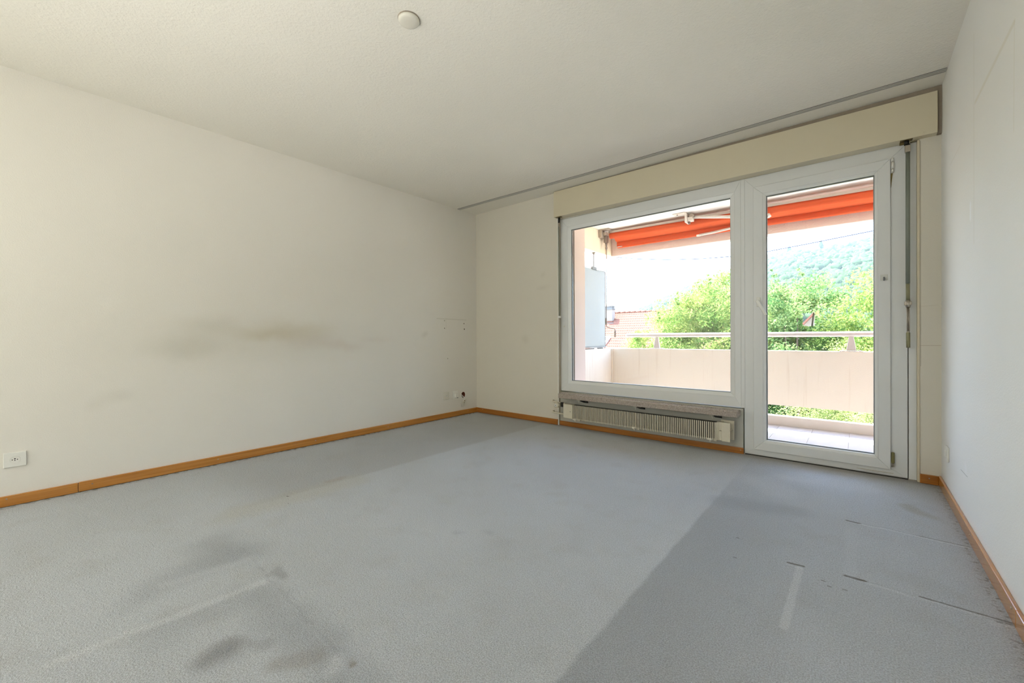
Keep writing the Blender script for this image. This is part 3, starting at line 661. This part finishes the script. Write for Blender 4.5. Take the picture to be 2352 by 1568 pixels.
tg = B().hexa([(0.008, -0.250, 0.108), (0.016, -0.250, 0.108), (0.016, -0.228, 0.113), (0.008, -0.228, 0.113), (0.006, -0.266, 0.165), (0.022, -0.266, 0.165), (0.022, -0.200, 0.200), (0.006, -0.200, 0.200)], 0.002).obj('connector', 'plastic2', t)
B().cyl((0.0205, -0.229, 0.174), (0.0225, -0.229, 0.174), 0.006, n=10).cyl((0.0190, -0.236, 0.152), (0.0212, -0.236, 0.152), 0.005, n=10).obj('terminal', 'brass', tg)
t = thing('light_switch_socket', 'white socket plate low on the right wall close to the far corner', 'socket', (W, -0.24, 0.255))
B().box((W-0.009, -0.289, 0.215), (W, -0.203, 0.300), 0.003, 2).obj('plate', 'plastic', t)
B().lathe((W-0.009, -0.246, 0.258), [(0.021, 0.0), (0.021, -0.004), (0.018, -0.005), (0.001, -0.004)], axis='x', n=30).obj('socket_insert', 'plastic', t)
t.name = 'power_socket.001'
# wall plugs and drill holes above the outlets
for (y, z, r, lab, lit) in ((-0.5245, 1.147, 0.0075, 'open drill hole with a pale plug, upper left of the wall holes', True), (-0.5262, 1.0573, 0.0050, 'small dark drill hole, lower left of the wall holes', False),
                       (-0.216, 1.1177, 0.0060, 'small dark drill hole, upper right of the wall holes', False), (-0.2092, 1.050, 0.0072, 'dark drill hole, lower right of the wall holes', False),
                       (-0.4787, 0.7005, 0.0075, 'grey wall plug low and alone above the outlets', True)):
    t = thing('wall_plug', lab, 'wall plug', (0, y, z), group='drill holes on the left wall by the far corner')
    B().lathe((0, y, z), [(r*1.25, 0.0), (r*1.15, 0.0014), (r*0.8, 0.0012)], axis='x', n=18).obj('rim', 'plastic2' if lit else 'lath', t)
    disc_x(B(), 0.0006, y, z, r*0.75, 0.0010).obj('bore', 'hole' if not lit else 'reveal', t)

# ------------------------------------------------------------------ balcony
XS, YP = 1.00, 1.755                     # inner face of the side parapet, inner face of the front parapet
struct(B().box((XS-0.15, 0.33, -0.25), (7.3, 1.88, -0.0635)).obj('balcony_slab', 'grout'))
bf = thing('balcony_floor', None, None, (3, 1, -0.06), kind='structure'); bf['label'] = 'pale square balcony tiles'
for ya, yb_ in ((0.337, 0.838), (0.841, 1.438), (1.441, 1.784)):
    tm = B().box((0.0012, ya, -0.0035), (0.3018, yb_, 0.0), 0.0008).mesh('tile', 'tile')
    for i in range(21):
        x = 3.035+(i-6)*0.303                                    # joints measured at x = 3.035, 3.338, 3.641
        if x < 1.0 or x+0.3 > 7.2: continue
        o = bpy.data.objects.new('tile', tm); COL.objects.link(o); o.location = (x, 0, -0.060-0.0004*random.random()); attach(o, bf)
struct(B().box((XS, 1.785, -0.08), (7.2, 1.875, 0.043), 0.004).obj('balcony_kerb', 'kerb'), 'low concrete kerb along the balcony edge')
struct(B().box((XS-0.10, YP, 0.168), (7.3, YP+0.10, 0.782), 0.006, 2).obj('balcony_parapet', 'parapet'), 'cream concrete front parapet with rain streaks')
struct(B().box((XS-0.10, 0.335, -0.20), (XS, YP-0.001, 0.780), 0.005).box((XS-0.001, YP-0.035, -0.05), (XS+0.012, YP-0.001, 0.780)).obj('side_parapet', 'parapet'), 'cream side parapet')
struct(B().box((7.2, 0.335, -0.25), (7.3, YP-0.001, 2.41)).obj('side_wall', 'beam_side'))
struct(B().box((XS-0.15, 0.331, 2.41), (7.3, 1.82, 2.62)).obj('balcony_ceiling', 'ext_ceiling'), 'white balcony ceiling')
struct(B().box((XS-0.12, 1.70, 2.088), (7.3, 1.815, 2.409), 0.006).obj('front_beam', 'beam'), 'rough pink-beige concrete beam above the view')
struct(B().box((XS-0.12, 0.335, 2.096), (XS, 1.699, 2.409), 0.006).box((XS, 1.56, 2.096), (XS+0.022, 1.699, 2.409)).obj('side_beam', 'beam_side'), 'cream beam at the left end of the balcony')
# handrail
t = thing('balcony_handrail', 'pale metal handrail on tapered posts along the front parapet', 'handrail', (3, 1.80, 0.782))
B().tube([(1.20, 1.80, 0.966), (1.215, 1.80, 0.966), (7.15, 1.80, 0.958)], [0.026, 0.0275, 0.0275], 16).obj('rail', 'rail', t)
for px_ in (1.632, 3.656, 5.68):
    p = B().hexa([(px_-0.041, 1.782, 0.792), (px_+0.041, 1.782, 0.792), (px_+0.041, 1.818, 0.792), (px_-0.041, 1.818, 0.792), (px_-0.020, 1.79, 0.936), (px_+0.020, 1.79, 0.936), (px_+0.020, 1.81, 0.936), (px_-0.020, 1.81, 0.936)], 0.003).obj('post', 'rail', t)
    B().box((px_-0.095, 1.762, 0.7825), (px_+0.095, 1.84, 0.788), 0.002).cyl((px_-0.07, 1.80, 0.788), (px_-0.07, 1.80, 0.796), 0.008, n=8).cyl((px_+0.07, 1.80, 0.788), (px_+0.07, 1.80, 0.796), 0.008, n=8).obj('base_plate', 'rail', p)
# privacy screen
t = thing('privacy_screen', 'frosted glass privacy screen standing on the left side parapet', 'screen', (0.97, 1.1, 0.785))
B().box((0.950, 0.40, 0.812), (0.958, 1.622, 1.868)).obj('pane', 'frosted', t)
B().tube([(0.954, 0.40, 1.872), (0.954, 1.20, 1.876), (0.954, 1.40, 1.866), (0.954, 1.62, 1.872)], 0.005, 8).obj('top_edge', 'crank', t)
B().box((0.948, 1.620, 0.812), (0.961, 1.628, 1.872)).obj('side_edge', 'crank', t)
B().box((0.945, 0.40, 0.799), (0.965, 1.66, 0.813)).obj('bottom_channel', 'frosted', t)
for a_, b_, c_ in ((0.42, 0.46, 0.799), (0.95, 1.30, 0.792), (1.40, 1.55, 0.796)): B().box((0.948, a_, 0.781), (0.962, b_, c_)).obj('footing', 'black', t)
B().cyl((0.954, 1.305, 2.094), (0.954, 1.305, 1.905), 0.0085, n=12).cyl((0.954, 1.305, 2.095), (0.954, 1.305, 2.080), 0.02, n=12).obj('hanger_rod', 'tin', t)
B().box((0.943, 1.245, 1.862), (0.966, 1.375, 1.902), 0.003).obj('clamp', 'tin', t)
# clothes line
t = thing('clothes_line', 'thin blue clothes line sagging under the front beam', 'clothes line', (1.05, 1.83, 2.087))
B().tube([(1.053, 1.80, 2.090), (1.30, 1.85, 2.045), (1.5643, 1.85, 2.0026), (1.74, 1.85, 1.975), (1.9123, 1.85, 1.9578), (2.2, 1.85, 1.932), (2.5122, 1.85, 1.9183), (2.72, 1.85, 1.917), (2.8959, 1.85, 1.924), (3.3, 1.85, 1.958), (3.8331, 1.85, 2.0092), (4.6, 1.84, 2.088)], 0.0050, 6).obj('cord', 'line', t)
B().tube([(1.053, 1.805, 2.089), (1.06, 1.815, 2.07), (1.075, 1.83, 2.062), (1.07, 1.83, 2.045), (1.085, 1.835, 2.02)], 0.006, 6).obj('hook', 'crank', t)

# awning
t = thing('awning', 'retracted orange folding-arm awning under the balcony ceiling', 'awning', (3.3, 1.5, 2.41))
xa, xb = 1.105, 5.30
def zr(x, z0, z1): return z0+(z1-z0)*(x-1.1)/2.72
rows = []
R_ = 0.040; yc = 1.50
b = B(); nseg = 40
for i in range(nseg+1):
    x = xa+(xb-xa)*i/nseg; zc = zr(x, 2.331, 2.291)
    rows.append([(x, yc+R_*math.cos(a), zc+R_*math.sin(a)+0.0012*math.sin(x*9+a*2)) for a in [2*math.pi*k/24 for k in range(25)]])
b.ribbon(rows); b.obj('fabric_roll', 'fabric', t)
B().cyl((xa-0.012, yc, 2.331), (xa+0.01, yc, 2.331), 0.030, n=20).obj('roller_end', 'ext_white', t)
rows = []
for i in range(nseg+1):
    x = xa+0.05+(xb-xa-0.05)*i/nseg; zc = zr(x, 2.331, 2.291); zf = zr(x, 2.196, 2.170)
    rows.append([(x, yc+0.006, zc-R_+0.001), (x, yc+0.035, zc-R_-0.012), (x, yc+0.08, zf+0.062), (x, yc+0.10, zf+0.058)])
B().ribbon(rows).obj('fabric_sheet', 'fabric', t)
rows = []
for i in range(nseg+1):
    x = xa+0.05+(xb-xa-0.05)*i/nseg; zf = zr(x, 2.196, 2.170)
    rows.append([(x, 1.602+0.004*math.sin(x*5), zf+0.060), (x, 1.594, zf+0.050), (x, 1.592, zf+0.026), (x, 1.596, zf+0.006), (x, 1.606, zf-0.004), (x, 1.620, zf-0.006)])
B().ribbon(rows).obj('valance', 'fabric', t)
B().box((xa+0.05, 1.604, 2.176), (xb, 1.64, 2.22), 0.004).obj('front_bar', 'fabric', t)
B().box((1.165, 1.585, 2.184), (1.235, 1.60, 2.192), 0.003).obj('bar_end_cap', 'ext_white', t)
rows = []
for i in range(nseg+1):
    x = xa+(xb-xa)*i/nseg; zc = zr(x, 2.331, 2.291)
    rows.append([(x, yc-0.050, zc+0.028), (x, yc-0.054, zc+0.056), (x, yc, zc+0.060), (x, yc+0.05, zc+0.058), (x, yc+0.09, zc+0.030)])
hb = B().ribbon(rows); bmesh.ops.solidify(hb.bm, geom=hb.bm.faces[:], thickness=0.003); hb.obj('hood', 'hood', t)
def bracket(x, root):
    B().box((x-0.10, 1.33, 2.400), (x+0.035, 1.45, 2.4095), 0.002).box((x+0.0, 1.33, 2.30), (x+0.010, 1.45, 2.401), 0.002).obj('bracket', 'ext_metal', root)
    B().cyl((x-0.06, 1.36, 2.397), (x-0.06, 1.36, 2.401), 0.01, n=8).cyl((x-0.03, 1.42, 2.394), (x-0.03, 1.42, 2.401), 0.01, n=8).obj('bolt', 'ext_metal', root)
ex = 1.10
B().box((0.990, 1.36, 2.398), (1.150, 1.45, 2.4085), 0.002).box((1.0, 1.36, 2.30), (1.045, 1.45, 2.40), 0.003).box((1.045, 1.40, 2.33), (1.085, 1.47, 2.37), 0.003).obj('end_bracket', 'ext_metal', t)
B().box((1.035, 1.43, 2.235), (1.085, 1.49, 2.335), 0.008, 2).cyl((1.066, 1.46, 2.24), (1.066, 1.46, 2.19), 0.018, 0.010, n=12).obj('gearbox', 'crank', t)
B().lathe((1.066, 1.46, 2.165), [(0.006, -0.028), (0.012, -0.014), (0.016, 0.0), (0.012, 0.014), (0.006, 0.03)], n=12).obj('eye', 'crank', t)
sh = 2.165
B().box((sh-0.155, 1.30, 2.400), (sh-0.01, 1.42, 2.4095), 0.002).box((sh-0.012, 1.30, 2.285), (sh-0.002, 1.43, 2.402), 0.002).box((sh-0.002, 1.36, 2.31), (sh+0.055, 1.44, 2.355), 0.004).obj('arm_bracket', 'ext_white', t)
for q in (((sh-0.11, 1.34, 2.394), (sh-0.11, 1.34, 2.401), 0.009), ((sh-0.03, 1.40, 2.394), (sh-0.03, 1.40, 2.401), 0.009), ((sh+0.012, 1.40, 2.282), (sh+0.012, 1.40, 2.312), 0.012)): B().cyl(*q, n=10).obj('bolt', 'crank', t)
B().cyl((sh+0.040, 1.375, 2.372), (sh+0.040, 1.445, 2.372), 0.024, n=18).obj('shoulder_joint', 'ext_metal', t)
am = B().tube([(sh+0.045, 1.41, 2.360), (2.6, 1.415, 2.290), (2.955, 1.42, 2.234)], 0.0165, 14).obj('arm', 'ext_white', t)
B().cyl((2.967, 1.44, 2.215), (2.967, 1.44, 2.255), 0.024, n=16).box((2.955, 1.42, 2.232), (2.995, 1.50, 2.248), 0.004).obj('elbow', 'ext_white', am)
B().tube([(2.975, 1.47, 2.238), (2.80, 1.53, 2.222), (2.58, 1.575, 2.198), (2.40, 1.588, 2.184), (2.235, 1.586, 2.176)], 0.0135, 12).obj('forearm', 'ext_white', t)
B().box((2.205, 1.575, 2.162), (2.255, 1.592, 2.184), 0.003).cyl((2.23, 1.572, 2.172), (2.23, 1.578, 2.172), 0.006, n=8).obj('arm_shoe', 'hood', t)
# small eyelets in the balcony ceiling
for i, (x, y) in enumerate(((1.55, 0.55), (2.10, 0.83), (2.55, 0.66))): pass

# awning crank
t = thing('awning_crank', 'thin awning crank handle hanging from the left end of the awning', 'crank', (1.06, 1.46, 0.95))
B().tube([(1.066, 1.46, 2.158), (1.066, 1.46, 2.10), (1.058, 1.46, 1.19)], [0.006, 0.0052, 0.0052], 10).obj('rod', 'crank', t)
B().tube([(1.058, 1.46, 1.205), (1.058, 1.46, 1.195), (1.058, 1.46, 1.13), (1.058, 1.46, 1.105)], [0.008, 0.0115, 0.0115, 0.006], 12).obj('grip', 'crank', t)
B().tube([(1.058, 1.46, 1.11), (1.062, 1.46, 1.088), (1.075, 1.46, 1.078), (1.14, 1.46, 1.062), (1.175, 1.46, 1.058), (1.188, 1.46, 1.045), (1.190, 1.46, 1.03)], 0.0052, 10).obj('crank_arm', 'crank', t)
B().tube([(1.190, 1.46, 1.035), (1.190, 1.46, 1.02), (1.190, 1.46, 0.95), (1.190, 1.46, 0.943)], [0.006, 0.011, 0.0115, 0.0095], 12).obj('grip', 'crank', t)

# ------------------------------------------------------------------ beyond the balcony
struct(B().box((-400, 2.2, -8.2), (400, 700, -8.0)).obj('ground', 'bounce_ground'))

def fast_mesh(name, V, quads=None, tris=None, mat=None):
    me = bpy.data.meshes.new(name)
    F = quads if quads is not None else tris; k = F.shape[1]
    me.vertices.add(len(V)); me.vertices.foreach_set('co', V.astype(np.float32).ravel())
    me.loops.add(F.size); me.loops.foreach_set('vertex_index', F.astype(np.int32).ravel())
    me.polygons.add(len(F)); me.polygons.foreach_set('loop_start', np.arange(0, F.size, k, dtype=np.int32)); me.polygons.foreach_set('loop_total', np.full(len(F), k, dtype=np.int32))
    me.update(calc_edges=True); me.materials.append(M[mat]); return me

def leaves(rng, centres, radii, per, size, up=0.6, droop=0.0):
    """leaf quads scattered in puffs; returns vertices and faces"""
    n = len(centres)*per
    c = np.repeat(centres, per, axis=0); r = np.repeat(radii, per)[:, None]
    d = rng.normal(size=(n, 3)); d /= np.linalg.norm(d, axis=1)[:, None]
    p = c + d*r*(rng.random((n, 1))**0.45)*np.array([1, 1, 0.8])
    if droop: p[:, 2] -= droop*(np.linalg.norm((p-c)[:, :2], axis=1))
    nrm = rng.normal(size=(n, 3)); nrm[:, 2] += up; nrm /= np.linalg.norm(nrm, axis=1)[:, None]
    t = np.cross(nrm, rng.normal(size=(n, 3))); t /= np.linalg.norm(t, axis=1)[:, None]; b = np.cross(nrm, t)
    s = size*(0.6+0.8*rng.random((n, 1)))
    t *= s; b *= s*0.5
    V = np.stack([p-t, p-b*0.9+nrm*s*0.12, p+t, p+b*0.9+nrm*s*0.12], axis=1).reshape(-1, 3)
    return V, np.arange(4*n).reshape(-1, 4)

GAP = (Vector((3.707, -3.707, 0.949)), (Vector((1.22, 29.8, 2.0))-Vector((3.707, -3.707, 0.949))).normalized())
def tree(name, label, centre, rad, puffs, per, size, mat, seed, group=None, pr=0.45, up=0.6, spikes=(), droop=0.0):
    rng = np.random.default_rng(seed)
    cx, cy_, cz_ = centre; R3 = np.array(rad)
    root = thing(name, label, 'tree', (cx, cy_, -8.0), group)
    d = rng.normal(size=(puffs, 3)); d /= np.linalg.norm(d, axis=1)[:, None]
    rr = 0.45+0.55*rng.random((puffs, 1))**0.5
    wob = 1+0.10*np.sin(d[:, :1]*7+seed)*np.cos(d[:, 2:]*6)
    c = np.array(centre)+d*rr*R3*wob
    rad_ = pr*(0.6+0.8*rng.random(puffs))
    if len(spikes):
        sp = np.array(spikes)
        sp = np.concatenate([sp+np.array([0.03*k*math.sin(k*2), 0, -0.13*k]) for k in range(6)]); rs = np.repeat(0.05+0.035*np.arange(6), len(spikes))
        V2, F2 = leaves(rng, sp, rs, 14, size*0.9, up)
    V, F = leaves(rng, c, rad_, per, size, up, droop)
    Q = V.reshape(-1, 4, 3).mean(1); o_ = np.array(GAP[0]); d_ = np.array(GAP[1]); q_ = Q-o_
    off_ = q_-np.outer(q_@d_, d_); keep = (np.hypot(off_[:, 0], off_[:, 1]) > 0.16) | (np.abs(off_[:, 2]) > 0.20)
    F = F[keep]
    if len(spikes): F = np.concatenate([F, F2+len(V)]); V = np.concatenate([V, V2])
    o = bpy.data.objects.new('foliage', fast_mesh('foliage', V, quads=F, mat=mat)); COL.objects.link(o); attach(o, root); o['kind'] = 'stuff'
    tb = B(); tb.tube([(cx, cy_, -8), (cx+0.05, cy_, -4), (cx-0.05, cy_+0.05, cz_-R3[2]*0.3), (cx, cy_, cz_+R3[2]*0.6)], [0.22, 0.18, 0.12, 0.03], 10)
    for k in range(16):
        q = c[rng.integers(0, puffs)]; z0 = cz_-R3[2]*0.7+rng.random()*R3[2]*0.9
        tb.tube([(cx, cy_, z0), ((cx+q[0])/2, (cy_+q[1])/2, (z0+q[2])/2-0.1), tuple(q)], [0.07, 0.045, 0.012], 6)
    tb.obj('trunk', 'bark', root)
    return root
tree('leafy_tree', 'broad bright green leafy tree filling the right half of the large window', (0.55, 11.2, -0.55), (2.75, 2.0, 3.3), 520, 250, 0.045, 'leaf', 3, pr=0.42,
     spikes=[(-0.75, 9.9, 2.35), (-0.80, 9.9, 2.15), (-0.72, 9.9, 2.0), (-1.35, 9.8, 1.75), (-1.3, 9.8, 1.55), (0.15, 10, 2.85), (0.2, 10, 2.7), (0.85, 10.2, 3.0), (0.95, 10.2, 2.85), (-0.15, 10, 2.65)])
tree('leafy_tree', 'light green leafy tree behind the left half of the balcony door', (2.35, 10.6, -1.0), (1.75, 1.7, 3.65), 380, 240, 0.044, 'leaf2', 5, pr=0.42,
     spikes=[(1.9, 9.6, 2.75), (2.0, 9.6, 2.6), (2.6, 9.5, 2.55), (2.5, 9.5, 2.7)])
tree('leafy_tree', 'pale green leafy tree cut off by the right side of the door glass', (4.55, 9.6, -1.05), (1.85, 1.6, 3.6), 330, 240, 0.043, 'leaf', 11, pr=0.40)
tree('conifer', 'yellow-green drooping conifer low on the right of the door view', (3.95, 6.6, -2.05), (1.4, 1.2, 2.85), 300, 420, 0.019, 'needle', 17, pr=0.33, up=1.2, droop=0.5)
tree('leafy_tree', 'low dark green tree seen under the front parapet', (1.2, 7.6, -3.9), (2.6, 1.9, 2.3), 340, 330, 0.028, 'leaf3', 23, pr=0.42)
tree('leafy_tree', 'small leafy tree beside the tiled roof, left edge of the greenery', (-1.75, 10.4, -1.75), (1.35, 1.3, 2.75), 220, 220, 0.042, 'leaf', 29, pr=0.36)

# house with the tiled roof
t = thing('house', 'house with a red clay tile roof and a grey chimney left of the trees', 'house', (-9, 26, -8))
sl_ = math.radians(33); exp_ = 0.305; cols = 100; nrow = 24
rx0, rx1 = -15.5, -2.5
ridge = Vector((0, 24.0, 2.66))
tl = B()
for r in range(nrow):
    d0 = r*exp_; d1 = (r+1)*exp_+0.05
    y0_, z0_ = ridge.y-d0*math.cos(sl_), ridge.z-d0*math.sin(sl_)
    y1_, z1_ = ridge.y-d1*math.cos(sl_), ridge.z-d1*math.sin(sl_)+0.030
    top, bot, low = [], [], []
    for k in range(cols*4+1):
        x = rx0+(rx1-rx0)*k/(cols*4); w_ = 0.022*math.sin(k*math.pi/2+(r % 2)*1.5)
        top.append((x, y0_, z0_+w_)); bot.append((x, y1_, z1_+w_)); low.append((x, y1_, z1_-0.05))
    tl.ribbon([top, bot, low])
tl.obj('roof_tiles', 'roof', t, kind='stuff')
yb, zb = ridge.y-nrow*exp_*math.cos(sl_), ridge.z-nrow*exp_*math.sin(sl_)
B().hexa([(rx0, yb, zb-0.25), (rx1, yb, zb-0.25), (rx1, 24, 2.45), (rx0, 24, 2.45), (rx0, yb, zb-0.03), (rx1, yb, zb-0.03), (rx1, 24, 2.64), (rx0, 24, 2.64)]).hexa([(rx0, 24, 2.45), (rx1, 24, 2.45), (rx1, 30, zb-0.2), (rx0, 30, zb-0.2), (rx0, 24, 2.64), (rx1, 24, 2.64), (rx1, 30, zb), (rx0, 30, zb)]).obj('roof_deck', 'roof', t)
B().hexa([(rx0+0.3, yb+0.5, -8), (rx1-0.3, yb+0.5, -8), (rx1-0.3, 29.5, -8), (rx0+0.3, 29.5, -8), (rx0+0.3, yb+0.5, zb-0.2), (rx1-0.3, yb+0.5, zb-0.2), (rx1-0.3, 29.5, zb-0.2), (rx0+0.3, 29.5, zb-0.2)]).obj('wall', 'render', t)
rd = B()
for k in range(34):
    x = rx0+(rx1-rx0)*k/34; rd.cyl((x, 24, 2.655), (x+0.40, 24, 2.672), 0.085, 0.10, n=10)
rd.obj('ridge_tiles', 'roof', t, kind='stuff')
cx0, cx1 = -10.05, -9.48; cyy = 23.35
ch = B().box((cx0, cyy-0.45, 1.75), (cx1, cyy, 2.86)).obj('chimney', 'render', t, label='grey rendered chimney')
B().box((cx0-0.02, cyy-0.47, 1.86), (cx1+0.02, cyy+0.04, 2.06)).obj('chimney_base', 'roof', ch)
B().box((cx0-0.05, cyy-0.50, 2.85), (cx1+0.05, cyy+0.05, 2.90)).box((cx0-0.01, cyy-0.46, 2.90), (cx1+0.01, cyy+0.01, 2.97)).box((cx0-0.02, cyy-0.47, 2.985), (cx1+0.02, cyy+0.02, 3.045)).box((cx0+0.0, cyy-0.45, 3.055), (cx1, cyy, 3.12), 0.02).box((cx0+0.07, cyy-0.4, 3.12), (cx1-0.07, cyy-0.05, 3.16), 0.02).obj('chimney_cap', 'tin', ch)
B().box((cx0-0.05, cyy-0.60, 1.80), (cx1+0.16, cyy-0.40, 1.92)).obj('flashing', 'tin', ch)
def onroof(x, d, h): return Vector((x, ridge.y-d*math.cos(sl_)-h*math.sin(sl_), ridge.z-d*math.sin(sl_)+h*math.cos(sl_)))
B().tube([onroof(-10.12, 2.35, 0), onroof(-10.12, 2.35, 0)+Vector((0, 0, 0.5)), onroof(-10.12, 2.35, 0)+Vector((0, -0.02, 0.62))], [0.10, 0.10, 0.15], 12).obj('vent_pipe', 'white', t)
P = [onroof(-9.72, 3.30, 0.0), onroof(-8.75, 3.30, 0.0), onroof(-8.75, 4.55, 0.0), onroof(-9.72, 4.55, 0.0)]
Q = [onroof(-9.72, 3.30, 0.16), onroof(-8.75, 3.30, 0.16), onroof(-8.75, 4.55, 0.16), onroof(-9.72, 4.55, 0.16)]
sk = B().hexa([tuple(p) for p in P+Q], 0.01).obj('skylight', 'white', t, label='white framed roof window')
P = [tuple(onroof(x, d, 0.163)) for x, d in ((-9.62, 3.42), (-8.85, 3.42), (-8.85, 4.45), (-9.62, 4.45))]
Q = [tuple(onroof(x, d, 0.170)) for x, d in ((-9.62, 3.42), (-8.85, 3.42), (-8.85, 4.45), (-9.62, 4.45))]
B().hexa(P+Q).obj('skylight_pane', 'frosted', sk)

# small house in the gap between the trees
t = thing('house', 'small pale gabled house with an orange roof glimpsed between the trees', 'house', (1.3, 31, -8))
B().hexa([(0.55, 29.8, -8), (2.6, 29.8, -8), (2.6, 33, -8), (0.55, 33, -8), (0.55, 29.8, 1.25), (2.6, 29.8, 1.25), (2.6, 33, 1.25), (0.55, 33, 1.25)]).obj('wall', 'render', t)
B().hexa([(0.62, 29.85, 1.25), (2.55, 29.85, 1.25), (2.55, 32.9, 1.25), (0.62, 32.9, 1.25), (1.55, 29.85, 2.38), (1.62, 29.85, 2.38), (1.62, 32.9, 2.38), (1.55, 32.9, 2.38)]).obj('gable', 'render', t)
B().hexa([(0.30, 29.4, 1.02), (0.42, 29.4, 1.02), (0.42, 33.2, 1.02), (0.30, 33.2, 1.02), (1.50, 29.4, 2.48), (1.62, 29.4, 2.48), (1.62, 33.2, 2.48), (1.50, 33.2, 2.48)]).hexa([(2.72, 29.4, 1.02), (2.84, 29.4, 1.02), (2.84, 33.2, 1.02), (2.72, 33.2, 1.02), (1.52, 29.4, 2.48), (1.64, 29.4, 2.48), (1.64, 33.2, 2.48), (1.52, 33.2, 2.48)]).obj('roof', 'roof', t)
B().box((1.0, 29.76, 0.45), (1.35, 29.81, 0.95)).obj('window', 'tin', t)

# wooded hill
def hill_h(x, y):
    yy = np.clip((y-110)/190.0, 0, 1)
    sx = np.interp(x, [-170, -122, -109, -85, -62, -41, -25, -10, 2, 11, 60, 200], [2, 17, 25, 35, 42, 49, 50.5, 49.5, 52, 53.5, 64, 75])
    return -8+(sx+8)*(yy**0.8)
gx, gy = np.meshgrid(np.linspace(-200, 220, 85), np.concatenate([np.linspace(100, 300, 41), [330, 380]]))
gz = hill_h(gx*300/np.maximum(gy, 100)*1.0*0.6+gx*0.4, gy)
gz[-2:] -= np.array([[6], [20]])
V = np.stack([gx.ravel(), gy.ravel(), gz.ravel()], axis=1)
nr, nc = gx.shape; idx = np.arange(nr*nc).reshape(nr, nc)
F = np.stack([idx[:-1, :-1], idx[:-1, 1:], idx[1:, 1:], idx[1:, :-1]], axis=-1).reshape(-1, 4)
ho = bpy.data.objects.new('hillside', fast_mesh('hillside', V, quads=F, mat='hill_rock')); COL.objects.link(ho); struct(ho, 'hillside')
ico = bmesh.new(); bmesh.ops.create_icosphere(ico, subdivisions=2, radius=1.0)
iv = np.array([v.co[:] for v in ico.verts]); itri = np.array([[v.index for v in f.verts] for f in ico.faces]); ico.free()
rng = np.random.default_rng(5)
VV, FF = [], []; off = 0
for k in range(9000):
    y = 110+192*rng.random()**0.7; x = rng.uniform(-0.48, 0.14)*y+rng.uniform(-6, 6)
    z = float(hill_h(np.array(x*300/y*0.6+x*0.4), np.array(y))); s = rng.uniform(0.9, 2.3)*(0.6+0.4*y/300)
    v = iv*(1+0.22*rng.normal(size=(len(iv), 1)))*np.array([s, s, s*rng.uniform(0.8, 1.3)])+np.array([x, y, z+s*0.4])
    VV.append(v); FF.append(itri+off); off += len(v)
hc = fast_mesh('hill_forest', np.concatenate(VV), tris=np.concatenate(FF), mat='hill')
hc.polygons.foreach_set('use_smooth', np.ones(len(hc.polygons), dtype=bool))
o = bpy.data.objects.new('hill_forest', hc); COL.objects.link(o); o['kind'] = 'stuff'; o['label'] = 'dense hazy forest covering the distant hillside'; o['category'] = 'forest'
# a few cypress-like trees on the ridge line
for x_, h_ in ((-28.5, 6.5), (-12.9, 7.5)):
    z = float(hill_h(np.array(x_), np.array(300.0)))
    t = thing('ridge_tree', 'slender tree standing up on the ridge line, %s of the two' % ('left' if x_ < -20 else 'right'), 'tree', (x_, 300, z-1))
    B().lathe((x_, 300, z), [(0.5, 0), (1.5, h_*0.3), (1.3, h_*0.6), (0.5, h_*0.9), (0.1, h_)], n=8).obj('crown', 'hill', t)
    B().cyl((x_, 300, z-1.5), (x_, 300, z+0.5), 0.3, n=6).obj('trunk', 'bark', t)

# summer haze in the valley between the houses and the hill
g = N('valley_haze'); g.t.nodes.remove(g.p)
vs = g.n('ShaderNodeVolumeScatter'); vs.inputs['Color'].default_value = (0.76, 0.89, 1.0, 1); vs.inputs['Density'].default_value = 0.0006; vs.inputs['Anisotropy'].default_value = 0.3
g.l(vs.outputs[0], g.out.inputs['Volume']); M['haze'] = g.m
hz = B().box((-330, 45, -7.9), (330, 420, 95)).obj('haze', 'haze'); hz['kind'] = 'stuff'; hz['label'] = 'pale summer haze hanging before the wooded hill'; hz['category'] = 'haze'
